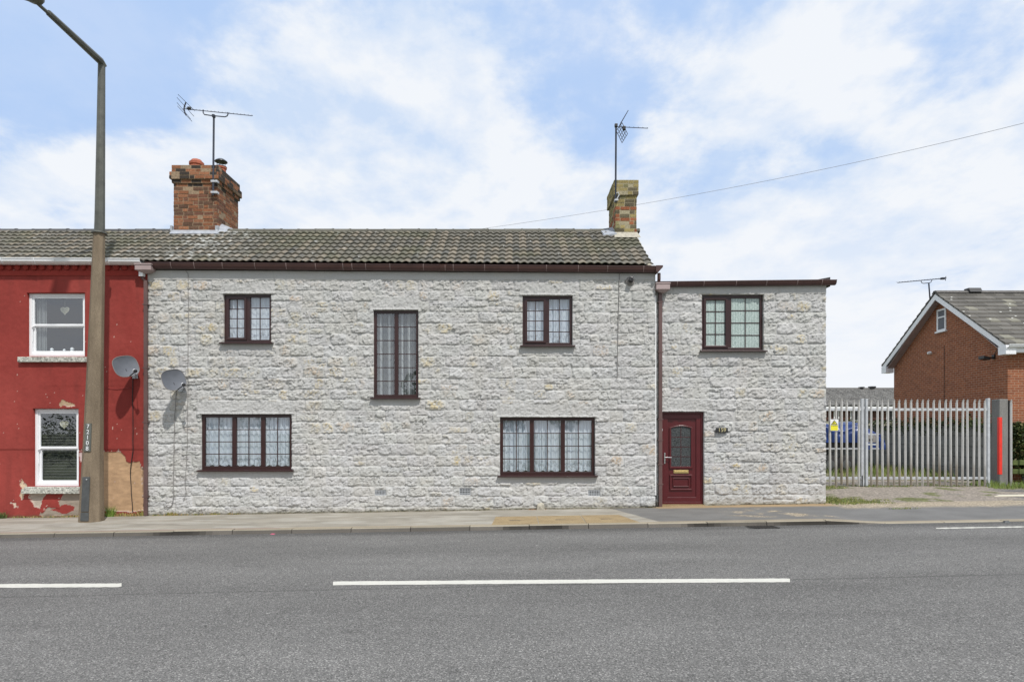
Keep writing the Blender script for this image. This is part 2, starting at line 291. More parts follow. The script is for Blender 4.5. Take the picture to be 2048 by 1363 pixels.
# ------------------------------------------------------------------ builders
def smooth(me): me.polygons.foreach_set('use_smooth', [True]*len(me.polygons))
def put(o, parent=None, loc=None):
    C.objects.link(o)
    if parent is not None:
        o.parent = parent
        if loc is None and parent.type == 'EMPTY': o.matrix_parent_inverse = Matrix.Translation(-Vector(parent.location))
    if loc is not None: o.location = loc
    return o
def tag(o, label=None, cat=None, group=None, kind=None):
    if label: o['label'] = label
    if cat: o['category'] = cat
    if group: o['group'] = group
    if kind: o['kind'] = kind
    return o
def empty(name, loc, label, cat, group=None):
    o = bpy.data.objects.new(name, None); o.empty_display_size = 0.3; C.objects.link(o); o.location = loc
    return tag(o, label, cat, group)
class MB:
    def __init__(s): s.v = []; s.f = []; s.c = []; s.cols = False; s.st = []
    def add(s, vs, fs, col=None):
        n = len(s.v); s.st.append((n, len(s.f))); s.v += [tuple(p) for p in vs]; s.f += [tuple(i+n for i in f) for f in fs]
        if col is not None: s.cols = True
        s.c += [col or (1, 1, 1)]*len(fs); return s
    def each(s, name, mat, parent, **kw):          # every added shape becomes an object of its own
        out = []; st = s.st+[(len(s.v), len(s.f))]
        for (v0, f0), (v1, f1) in zip(st[:-1], st[1:]):
            b = MB(); b.add(s.v[v0:v1], [tuple(i-v0 for i in f) for f in s.f[f0:f1]])
            if s.cols: b.cols = True; b.c = s.c[f0:f1]
            out.append(b.build(name, mat, parent, **kw))
        return out
    def box(s, x0, x1, y0, y1, z0, z1, col=None):
        return s.hexa([(x0,y0,z0),(x1,y0,z0),(x1,y1,z0),(x0,y1,z0),(x0,y0,z1),(x1,y0,z1),(x1,y1,z1),(x0,y1,z1)], col)
    def hexa(s, p, col=None):
        return s.add(p, [(0,3,2,1),(4,5,6,7),(0,1,5,4),(1,2,6,5),(2,3,7,6),(3,0,4,7)], col)
    def prism(s, poly, axis, a, b, col=None):      # poly of 2-tuples extruded along axis from a to b
        def P(q, t):
            return {'x': (t, q[0], q[1]), 'y': (q[0], t, q[1]), 'z': (q[0], q[1], t)}[axis]
        n = len(poly); vs = [P(q, a) for q in poly]+[P(q, b) for q in poly]
        fs = [tuple(range(n)), tuple(range(2*n-1, n-1, -1))]+[(i, i+n, (i+1) % n+n, (i+1) % n) for i in range(n)]
        return s.add(vs, fs, col)
    def ring(s, outer, inner, y0, y1, col=None):   # frame in the x-z plane between two outlines of equal length
        n = len(outer); vs = [(x, y0, z) for x, z in outer]+[(x, y0, z) for x, z in inner]+[(x, y1, z) for x, z in outer]+[(x, y1, z) for x, z in inner]
        fs = []
        for i in range(n):
            j = (i+1) % n
            fs += [(i, j, n+j, n+i), (2*n+i, 3*n+i, 3*n+j, 2*n+j), (i, 2*n+i, 2*n+j, j), (n+i, n+j, 3*n+j, 3*n+i)]
        return s.add(vs, fs, col)
    def frame(s, x0, x1, z0, z1, w, y0, y1, wb=None, col=None):
        wb = w if wb is None else wb
        return s.ring([(x0,z0),(x1,z0),(x1,z1),(x0,z1)], [(x0+w,z0+wb),(x1-w,z0+wb),(x1-w,z1-w),(x0+w,z1-w)], y0, y1, col)
    def tube(s, pts, r, n=8, cap=True, col=None):
        pts = [Vector(p) for p in pts]; rs = r if isinstance(r, (list, tuple)) else [r]*len(pts)
        vs = []; fs = []; prev = None
        for i, p in enumerate(pts):
            t = (pts[min(i+1, len(pts)-1)]-pts[max(i-1, 0)]).normalized()
            u = prev if prev is not None else (Vector((0,0,1)) if abs(t.z) < 0.9 else Vector((1,0,0)))
            u = (u-t*u.dot(t)).normalized(); prev = u; w = t.cross(u)
            for k in range(n):
                a = 2*math.pi*k/n; vs.append(p+(u*math.cos(a)+w*math.sin(a))*rs[i])
        for i in range(len(pts)-1):
            for k in range(n):
                k2 = (k+1) % n; fs.append((i*n+k, i*n+k2, (i+1)*n+k2, (i+1)*n+k))
        if cap: fs += [tuple(range(n-1, -1, -1)), tuple(range((len(pts)-1)*n, len(pts)*n))]
        return s.add(vs, fs, col)
    def lathe(s, prof, c, n=20, axis=Vector((0,0,1)), col=None):   # prof: (radius, height)
        c = Vector(c); axis = axis.normalized(); u = Vector((1,0,0)) if abs(axis.x) < 0.8 else Vector((0,1,0)); u = (u-axis*u.dot(axis)).normalized(); w = axis.cross(u)
        vs = []; fs = []
        for r, h in prof:
            for k in range(n):
                a = 2*math.pi*k/n; vs.append(c+axis*h+(u*math.cos(a)+w*math.sin(a))*max(r, 1e-4))
        for i in range(len(prof)-1):
            for k in range(n):
                k2 = (k+1) % n; fs.append((i*n+k, i*n+k2, (i+1)*n+k2, (i+1)*n+k))
        fs += [tuple(range(n-1, -1, -1)), tuple(range((len(prof)-1)*n, len(prof)*n))]
        return s.add(vs, fs, col)
    def build(s, name, mat, parent=None, sm=False, bev=0, loc=None):
        me = bpy.data.meshes.new(name); me.from_pydata([tuple(v) for v in s.v], [], s.f); me.materials.append(mat)
        if s.cols:
            at = me.color_attributes.new('Col', 'FLOAT_COLOR', 'CORNER'); arr = []
            for f, c in zip(s.f, s.c): arr += [c[0], c[1], c[2], 1.0]*len(f)
            at.data.foreach_set('color', arr)
        if sm: smooth(me)
        o = bpy.data.objects.new(name, me); put(o, parent, loc)
        if bev:
            b = o.modifiers.new('bevel', 'BEVEL'); b.width = bev; b.segments = 2; b.limit_method = 'ANGLE'
        if sm and bev is not None:
            try: me.set_sharp_from_angle(angle=R(40))
            except Exception: pass
        return o
def grid_mesh(name, P, mat, parent=None, col=None, keep=None, sm=True, extra=None):
    """P: (nz, nx, 3) array of points; keep: (nz-1, nx-1) bool of kept quads; extra: (verts, quads) added"""
    nz, nx = P.shape[:2]; idx = np.arange(nz*nx).reshape(nz, nx)
    q = np.stack([idx[:-1,:-1], idx[:-1,1:], idx[1:,1:], idx[1:,:-1]], -1)
    q = q[keep] if keep is not None else q.reshape(-1, 4)
    V = P.reshape(-1, 3); CC = None if col is None else np.concatenate([col.reshape(-1, 3), np.ones((nz*nx, 1))], 1)
    if extra is not None:
        ev, ef, ec = extra; ef = ef.copy(); m = ef < 0; ef[m] = -ef[m]-1+len(V)       # negative numbers point into ev
        V = np.concatenate([V, ev]); q = np.concatenate([q, ef]); CC = np.concatenate([CC, np.concatenate([ec, np.ones((len(ec), 1))], 1)])
    me = bpy.data.meshes.new(name); me.vertices.add(len(V)); me.vertices.foreach_set('co', V.astype(np.float32).ravel())
    me.loops.add(len(q)*4); me.loops.foreach_set('vertex_index', q.astype(np.int32).ravel())
    me.polygons.add(len(q)); me.polygons.foreach_set('loop_start', np.arange(0, len(q)*4, 4, dtype=np.int32)); me.polygons.foreach_set('loop_total', np.full(len(q), 4, dtype=np.int32))
    me.update(calc_edges=True); me.validate()
    if CC is not None:
        at = me.color_attributes.new('Col', 'FLOAT_COLOR', 'POINT'); at.data.foreach_set('color', CC.astype(np.float32).ravel())
    me.materials.append(mat)
    if sm: smooth(me)
    o = bpy.data.objects.new(name, me); put(o, parent); return o
_tab = np.random.RandomState(3).rand(8, 256, 256)
def vn(x, z, sc, seed=0):
    x = x*sc+seed*17.3; z = z*sc+seed*9.1; ix = np.floor(x).astype(int); iz = np.floor(z).astype(int)
    fx = x-ix; fz = z-iz; fx = fx*fx*(3-2*fx); fz = fz*fz*(3-2*fz); t = _tab[seed % 8]
    a = t[iz % 256, ix % 256]; b = t[iz % 256, (ix+1) % 256]; c = t[(iz+1) % 256, ix % 256]; d = t[(iz+1) % 256, (ix+1) % 256]
    return (a*(1-fx)+b*fx)*(1-fz)+(c*(1-fx)+d*fx)*fz
def fbm(x, z, sc, octs=4, seed=0, g=0.55):
    r = 0; a = 1; t = 0
    for i in range(octs): r = r+a*vn(x, z, sc*2**i, seed+i); t += a; a *= g
    return r/t
def chips(X, Z, size, seed, ang=-35, asp=1.7, tilt=.30, step=.06):
    """broken rock face: flat chips, each with a tilt and a small step of its own"""
    ca, sa = math.cos(R(ang)), math.sin(R(ang)); wx = 0.25*size*(fbm(X, Z, 1.3/size, 2, seed)-.5)*2
    U = ((X+wx)*ca-(Z+wx)*sa)/(size*asp); V = ((X+wx)*sa+(Z+wx)*ca)/size; iu = np.floor(U).astype(int); iv = np.floor(V).astype(int)
    rs = np.random.RandomState(seed); T = rs.rand(5, 128, 128); best = np.full(X.shape, 9.0); H_ = np.zeros(X.shape)
    for a in (-1, 0, 1):
        for b in (-1, 0, 1):
            cu, cv = iu+a, iv+b; k = (cv % 128, cu % 128); du = U-(cu+T[0][k]); dv = V-(cv+T[1][k]); d = du*du+dv*dv; m = d < best
            best = np.where(m, d, best); H_ = np.where(m, (T[2][k]-.5)*2*tilt*du+(T[3][k]-.35)*2*tilt*dv+(T[4][k]-.5)*2*step, H_)
    return H_*size
def sst(a, b, v): t = np.clip((v-a)/(b-a), 0, 1); return t*t*(3-2*t)
def spaced(breaks, step):
    out = []
    for a, b in zip(breaks[:-1], breaks[1:]):
        n = max(1, int(round((b-a)/step))); out += list(np.linspace(a, b, n, endpoint=False))
    return np.array(out+[breaks[-1]])
def relief_wall(name, x0, x1, z0, z1, Y, openings, fn, mat, parent, step=0.0135, depth=0.14):
    xb = sorted({x0, x1, *[o[0] for o in openings], *[o[1] for o in openings]}); zb = sorted({z0, z1, *[o[2] for o in openings], *[o[3] for o in openings]})
    xs = spaced(xb, step); zs = spaced(zb, step)
    X, Z = np.meshgrid(xs, zs); h, col = fn(X, Z)
    P = np.stack([X, Y-h, Z], -1)
    xc = (xs[:-1]+xs[1:])/2; zc = (zs[:-1]+zs[1:])/2; XC, ZC = np.meshgrid(xc, zc)
    keep = np.ones(XC.shape, bool); nx = len(xs); ev = []; ef = []; ec = []
    for ox0, ox1, oz0, oz1 in openings:
        keep &= ~((XC > ox0) & (XC < ox1) & (ZC > oz0) & (ZC < oz1))
        i0, i1 = np.argmin(abs(xs-ox0)), np.argmin(abs(xs-ox1)); j0, j1 = np.argmin(abs(zs-oz0)), np.argmin(abs(zs-oz1))
        loop = [(j0, i) for i in range(i0, i1)]+[(j, i1) for j in range(j0, j1)]+[(j1, i) for i in range(i1, i0, -1)]+[(j, i0) for j in range(j1, j0, -1)]
        base = len(ev); n = len(loop)
        for j, i in loop: ev.append((xs[i], Y+depth, zs[j])); ec.append(col[j, i])
        for k in range(n):
            k2 = (k+1) % n; a = loop[k][0]*nx+loop[k][1]; b = loop[k2][0]*nx+loop[k2][1]
            ef.append((a, b, -(base+k2)-1, -(base+k)-1))
    extra = (np.array(ev), np.array(ef), np.array(ec)) if ev else None
    return grid_mesh(name, P, mat, parent, col, keep, True, extra)

# ------------------------------------------------------------------ the ground
def gz(X, Y):
    """height of footway and yard"""
    X = np.asarray(X, float); Y = np.asarray(Y, float)
    t = sst(6.0, 7.3, X); zk = S*X+(-0.01)*(1-t)+(-0.082)*t
    a = np.clip((Y+2.2)/2.2, 0, 1); z = zk*(1-a)+(S*X+0.02)*a
    b = sst(0.0, 3.4, Y); z = z*(1-b)+0.238*b
    c = sst(4.0, 12.0, Y); z = z+(0.12)*c
    return z
def road_z(X): return S*X-0.09
xs = np.array([-600, -40, -20, 20, 40, 600.]); ys = np.array([-600, -40, -11, 0, 40, 900.])
X, Y = np.meshgrid(xs, ys); tag(grid_mesh('ground', np.stack([X, Y, np.clip(X, -20, 20)*S-0.22], -1), M_GRASSB, sm=False), kind='structure')
xs = np.linspace(-20, 22, 43); ys = np.array([-10.9, -8, -5, -2.31])
X, Y = np.meshgrid(xs, ys); tag(grid_mesh('road', np.stack([X, Y, road_z(X)], -1), M_ROAD), kind='structure')
MB().hexa([(-20,-13.2,-.5),(22,-13.2,-.5),(22,-10.9,-.5),(-20,-10.9,-.5),(-20,-13.2,-20*S),(22,-13.2,22*S),(22,-10.9,22*S),(-20,-10.9,-20*S)]).build('pavement', M_KERB); tag(bpy.data.objects['pavement'], kind='structure')

# near pavement
xs = np.arange(-14.5, 16.01, 0.025); ys = np.concatenate([np.arange(-2.185, 0.2, 0.025), [0.21]])
X, Y = np.meshgrid(xs, ys); Z = gz(X, Y)+0.004*(fbm(X, Y, 1.5, 3, 2)-0.5)
conc = np.array([0.285, 0.262, 0.218]); asp = np.array([0.165, 0.160, 0.150]); grav = np.array([0.32, 0.27, 0.20]); dirt = np.array([0.15, 0.125, 0.09])
edge = 2.55+(Y+1.1)*-0.32+0.05*(fbm(X, Y, 5, 3, 1)-0.5)
m = sst(-0.015, 0.015, X-edge)[..., None]
streak = (fbm(X*0.35, Y, 3.0, 4, 3)-0.5)[..., None]
col = (conc*(1+0.55*streak))*(1-m)+asp*(1+0.3*streak)*m
lt = sst(.50, .64, fbm(X*0.3+Y*.25, Y, 4.0, 3, 5))[..., None]*(1-m); col = col*(1-0.35*lt)+np.array([0.47, 0.45, 0.40])*0.35*lt
# rougher chippings showing in front of the extension and the darker relaid strip beyond
g = sst(0.10, 0.30, fbm(X, Y, 2.6, 4, 6)-0.30)*sst(4.3, 4.9, X)*sst(7.1, 6.3, X+(Y+1)*0.6)*sst(-1.85, -1.6, Y)*sst(-.35, -.6, Y); g = g[..., None]
sp = (np.random.RandomState(5).rand(*X.shape) > 0.55)[..., None]
col = col*(1-g)+(grav*np.where(sp, 1.35, 0.7))*g
m2 = sst(-0.02, 0.02, X-(6.15-(Y+1.2)*0.75))[..., None]; col = col*(1-m2)+np.array([0.160, 0.157, 0.150])*(1+0.25*streak)*m2
dk = (sst(-0.20, 0.0, Y+0.12*(fbm(X, Y, 4, 4, 4)-0.5))*0.75)[..., None]; col = col*(1-dk)+dirt*dk
tn = (sst(-0.36, -0.12, Y+0.1*(fbm(X, Y, 6, 3, 2)-0.5))*sst(3.1, 3.4, X)*sst(7.6, 7.2, X))[..., None]; col = col*(1-tn)+np.array([0.33, 0.24, 0.14])*tn
rb = (sst(-2.03, -2.13, Y)*0.8)[..., None]; col = col*(1-rb)+np.where(X[..., None] < -4.5, np.array([0.27, 0.19, 0.15]), np.array([0.33, 0.27, 0.19]))*rb
gy = (sst(7.1, 7.5, X)*sst(-0.75, -0.35, Y+0.35*(fbm(X, Y, 2.0, 4, 3)-0.5)))[..., None]; col = col*(1-gy)+grav*np.where(sp, 1.3, 0.75)*gy
# a spread of black tar at the far driveway
P = np.stack([X, Y, Z], -1)
keep = ~((X[:-1, :-1]+0.0125 > -15) & (Y[:-1, :-1] > -0.0))
keep |= (X[:-1, :-1] > 7.15)
keep &= ~((X[:-1, :-1] > 3.2) & (X[:-1, :-1] < 7.15) & (Y[:-1, :-1] > 0.175))
keep |= (X[:-1, :-1] > 3.2) & (Y[:-1, :-1] < 0.175)
po = grid_mesh('pavement', P, M_PAVE, None, col, keep); tag(po, kind='structure')

# yard behind the pavement on the right
xs = np.concatenate([np.arange(7.0, 17.0, 0.04), np.linspace(17, 45, 15)]); ys = np.concatenate([np.arange(0.18, 6.0, 0.04), np.linspace(6, 70, 60)])
X, Y = np.meshgrid(xs, ys); Z = gz(X, Y)+0.02*(fbm(X, Y, 1.2, 3, 2)-0.5)*sst(0.2, 0.6, Y)
rs = np.random.RandomState(9); sp = rs.rand(*X.shape)[..., None]
col = np.array([0.27, 0.235, 0.195])*(0.6+0.8*sp)
tar = (sst(.50, .56, fbm(X*0.45, Y, 1.1, 4, 2))*sst(10.5, 11.8, X)*sst(3.2, 2.0, Y))[..., None]; col = col*(1-tar)+np.array([0.12, 0.12, 0.122])*(0.8+0.4*sp)*tar
gr = (sst(.47, .57, fbm(X, Y, 1.7, 4, 7)+0.30*sst(9.2, 7.3, X)*(sst(1.9, .9, Y)+sst(2.5, 3.1, Y))-0.08+0.25*sst(3.0, 3.6, Y)*sst(14, 13.2, X)*0+0.3*sst(13.6, 14.6, X)*sst(1.5, 2.5, Y)+0.35*sst(6.5, 9, Y)))[..., None]*0.85
col = col*(1-gr)+np.array([0.12, 0.135, 0.045])*(0.6+0.8*sp)*gr
tag(grid_mesh('yard_ground', np.stack([X, Y, Z], -1), M_YARD, None, col), kind='structure')

# kerb stones
kb = MB(); jx = 0.33-1.138*13
rk = random.Random(4)
while jx < 15.5:
    a, b = jx+0.006, jx+1.138-0.006; dz = rk.uniform(-.004, .004)
    def tp(x):
        t = float(sst(6.02, 7.2, np.array(x))); return S*x+(-0.008)*(1-t)+(-0.078)*t
    ty0, tz0, tz1 = -2.31, tp(a)+dz, tp(b)+dz
    vs = []
    for x, z in ((a, tz0), (b, tz1)):
        vs += [(x, -2.185, -0.6), (x, -2.185, z), (x, -2.290, z), (x, -2.305, z-0.012), (x, -2.325, min(z-0.013, S*x-0.095)), (x, -2.325, -0.6)]
    kv = rk.uniform(.85, 1.15); n_ = 9; kb.cols = True
    for q_ in range(n_):
        f0_, f1_ = q_/n_, (q_+1)/n_; A_ = [tuple(np.array(vs[i])*(1-f0_)+np.array(vs[i+6])*f0_) for i in range(6)]; B_ = [tuple(np.array(vs[i])*(1-f1_)+np.array(vs[i+6])*f1_) for i in range(6)]
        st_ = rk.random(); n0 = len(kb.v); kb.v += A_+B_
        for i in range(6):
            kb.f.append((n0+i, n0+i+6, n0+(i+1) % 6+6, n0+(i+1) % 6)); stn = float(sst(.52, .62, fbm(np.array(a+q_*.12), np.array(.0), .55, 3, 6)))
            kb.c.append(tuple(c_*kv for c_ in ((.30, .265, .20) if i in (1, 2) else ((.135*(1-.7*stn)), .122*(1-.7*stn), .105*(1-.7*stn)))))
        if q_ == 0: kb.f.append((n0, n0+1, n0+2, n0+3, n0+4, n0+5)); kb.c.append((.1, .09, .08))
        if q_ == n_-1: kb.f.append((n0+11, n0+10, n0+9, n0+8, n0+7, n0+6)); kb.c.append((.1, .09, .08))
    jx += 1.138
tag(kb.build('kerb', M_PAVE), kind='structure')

def ray_road(px, py, c=-0.09):
    d = (H-c)/((py-HY)/F+S*(px-1024)/F); return ((px-1024)*d/F, d-D, c+S*(px-1024)*d/F)
def marking(name, pts, label, wid=7.5):
    top = []; bot = []
    rr = random.Random(int(pts[0][0])+3)
    for i, (px, py) in enumerate(pts):
        hw = wid/2+rr.uniform(-.35, .35)
        top.append(ray_road(px, py-hw)); bot.append(ray_road(px, py+hw))
    n = len(pts); m = MB(); vs = [(x, y, z+0.004) for x, y, z in top+bot]
    m.add(vs, [(i, n+i, n+i+1, i+1) for i in range(n-1)]); o = m.build(name, M_PAINT); tag(o, kind='structure'); return o
def pl(x0, y0, x1, y1, n=40): return [(x0+(x1-x0)*i/n, y0+(y1-y0)*i/n) for i in range(n+1)]
marking('road_marking', pl(-260, 1172.5, 236, 1170)+[(243, 1169)], '')
marking('road_marking', [(666, 1166.5)]+pl(676, 1166, 1200, 1162)+pl(1210, 1162, 1574, 1160)+[(1580, 1160.5)], '')
marking('road_marking', pl(1872, 1056.0, 2140, 1051.5), '', 1.9)
# drain
g = empty('drain_grating', (WX(1525, 12.2), 12.2-D, S*6-0.1), 'iron drain grating in the gutter of the road by the kerb', 'drain')
x0, x1, y0, y1 = WX(1498, 12.2), WX(1556, 12.2), -2.68, -2.36
m = MB().hexa([(x0,y0,road_z(x0)+.003),(x1,y0,road_z(x1)+.003),(x1,y1,road_z(x1)+.003),(x0,y1,road_z(x0)+.003)]+[(x,y,road_z(x)+.006) for x, y in ((x0,y0),(x1,y0),(x1,y1),(x0,y1))])
m.build('frame', M_BLK, g)
m = MB()
for i in range(8):
    x = x0+0.03+i*(x1-x0-0.05)/8
    m.hexa([(x+dx, y, road_z(x)+h) for h in (.007, .014) for dx, y in ((0.05, y0+.02), (.085, y0+.02), (.035, y1-.02), (0, y1-.02))])
m.each('bar', M_IRON, g)
# three tan service covers
gx = [ -0.40, 0.52, 1.44, 2.36]
for i in range(3):
    x0, x1 = gx[i]+0.008, gx[i+1]-0.008; y0, y1 = -2.17, -1.12; sk = -0.11 if i == 2 else 0
    lab = ['leftmost tan concrete service cover set in the pavement', 'middle tan concrete service cover between two others', 'rightmost tan concrete service cover next to the dark asphalt'][i]
    pts = [(x0, y0), (x1+(0.12 if i == 2 else 0), y0), (x1+sk, y1), (x0+(0.05 if i == 0 else 0), y1)]
    m = MB().hexa([(x, y, float(gz(x, y))-.02) for x, y in pts]+[(x, y, float(gz(x, y))+.006) for x, y in pts])
    o = tag(m.build('access_cover', M_FLAG), lab, 'access cover', 'tan covers in the pavement')
    xm = (x0+x1)/2; z = float(gz(xm, -1.7))
    MB().box(xm-.11, xm+.11, -1.70, -1.66, z+.001, z+.0085).build('lifting_slot', M_BLK, o)

# ------------------------------------------------------------------ windows
def quad_rect(px0, px1, py0, py1, d=D): return WX(px0, d), WX(px1, d), WZ(py1, d), WZ(py0, d)
def casement(parent, rect, Y, lights, mat=M_MAR, nz=4, nxb=2, glass=None, label=None, fw=0.064, sillmat=None):
    """lights: list of (fraction0, fraction1, opens); Y is the wall plane"""
    x0, x1, z0, z1 = rect; glass = glass or M_GLASS
    yf, yb = Y+0.045, Y+0.115
    m = MB().frame(x0, x1, z0, z1, fw, yf, yb, fw+0.01)
    ix0, ix1 = x0+fw, x1-fw; bars = MB(); sash = MB(); anys = False; pane = MB()
    for k, (f0, f1, op) in enumerate(lights):
        a = ix0+(ix1-ix0)*f0; b = ix0+(ix1-ix0)*f1
        if k: m.box(a-fw*0.68, a+fw*0.68, yf-0.002, yb-.002, z0+fw+.01, z1-fw); 
        la = a+(fw*0.68 if k else 0); lb = b-(fw*0.68 if k < len(lights)-1 else 0); lz0, lz1 = z0+fw+.01, z1-fw
        if op:
            sash.frame(la-0.012, lb+0.012, lz0-.012, lz1+.012, 0.058, yf-0.022, yb-.02); anys = True
            la += 0.044; lb -= 0.044; lz0 += 0.044; lz1 -= 0.044
        pane.add([(la,yf+.03,lz0),(lb,yf+.03,lz0),(lb,yf+.03,lz1),(la,yf+.03,lz1)], [(0,1,2,3)])
        gb = 0.0095
        for i in range(1, nxb):
            x = la+(lb-la)*i/nxb; bars.box(x-gb, x+gb, yf+.018, yf+.027, lz0, lz1)
        for j in range(1, nz):
            z = lz0+(lz1-lz0)*j/nz; bars.box(la, lb, yf+.0195, yf+.0255, z-gb, z+gb)
    w = m.build('window', mat, parent, bev=0.006)
    if label: w['label'] = label
    pane.build('pane', glass, w); bars.each('glazing_bar', mat, w)
    if anys: sash.each('opening_sash', mat, w, bev=0.008)
    s = MB().hexa([(x0-.055, Y-.115, z0-.034), (x1+.055, Y-.115, z0-.034), (x1+.055, Y+.06, z0-.022), (x0-.055, Y+.06, z0-.022),
                   (x0-.055, Y-.115, z0-.004), (x1+.055, Y-.115, z0-.004), (x1+.055, Y+.06, z0+.010), (x0-.055, Y+.06, z0+.010)])
    s.build('sill', sillmat or mat, w, bev=0.006)
    return w
def curtain(name, rect, Y, label, mat, seed=1, lace=True, folds=9, zb=0.05, group='net curtains behind the windows', strips=False):
    x0, x1, z0, z1 = rect; rr = np.random.RandomState(seed)
    nx = max(60, int((x1-x0)/0.008)); nz = 50
    xs = np.linspace(x0+.02, x1-.02, nx); t = (xs-x0)/(x1-x0)
    ph = rr.rand(3)*6
    scal = np.abs(np.sin(t*math.pi*folds))*0.035
    P = np.zeros((nz, nx, 3)); col = np.zeros((nz, nx, 3))
    for j in range(nz):
        s = j/(nz-1); bot = z0+zb+scal*-1 if lace else np.full(nx, z0+.02)
        z = bot*(1-s)+(z1-.02)*s
        amp = 0.026+0.014*np.sin(t*7+ph[2])
        y = Y+0.145+amp*.8*(np.sin(t*folds*2*math.pi*1.6+ph[0]+0.5*s*np.sin(t*9))+0.6*np.sin(t*folds*2*math.pi*3.7+ph[1]))
        P[j, :, 0] = xs; P[j, :, 1] = y; P[j, :, 2] = z
        hgt = (z-z0)/(z1-z0); col[j, :, 0] = (sst(0.27, 0.22, hgt) if lace else 0)*.7; col[j, :, 1] = np.clip(.5+.5*np.sin(t*folds*2*math.pi*1.6+ph[0]+.8*np.sin(t*11)+.25*s), 0, 1)**(3 if lace else 7)
    o = grid_mesh(name, P, mat, None, col); tag(o, label, 'curtain', group); return o

# ------------------------------------------------------------------ grey stone house
house = empty('stone_house', (-3, 1, 0), 'long two storey house clad in pale grey rock-faced stone, number 159', 'house')
MX0, MX1 = WX(297), WX(1310)
EY = 0.15; ED = D+EY; EX0, EX1 = MX1, WX(1651, ED)
win_main = {'ul': (447, 543, 588, 685), 'tall': (747, 837, 620, 795), 'um': (1045, 1145, 591, 691), 'll': (402, 584, 828, 939), 'lr': (1000, 1190, 834, 950)}
WR = {k: quad_rect(*v) for k, v in win_main.items()}
WR['ext'] = quad_rect(1403, 1527, 589, 701, ED); DOOR = quad_rect(1323, 1408, 823, 1012, ED)
def blocks(x0, x1, z0, z1, seed):
    rr = random.Random(seed); out = []; z = z0
    while z < z1:
        ch = rr.choice([0.225, 0.24, 0.25, 0.26]); x = x0-rr.uniform(0, .3)
        while x < x1:
            w = rr.choice([rr.uniform(.22, .34), rr.uniform(0.34, 0.52)]); z_0 = z; z += rr.uniform(-.012, .012)
            q = rr.random()
            if q < 0.13:
                c = ch*rr.uniform(.4, .6); out.append((x, x+w, z, z+c)); out.append((x, x+w, z+c, z+ch))
            elif q < 0.24:
                c = ch*rr.uniform(.35, .6); w2 = w*rr.uniform(.4, .6); out.append((x, x+w, z, z+c)); out.append((x, x+w2, z+c, z+ch)); out.append((x+w2, x+w, z+c, z+ch))
            else: out.append((x, x+w, z, z+ch))
            x += w; z = z_0
        z += ch
    return out
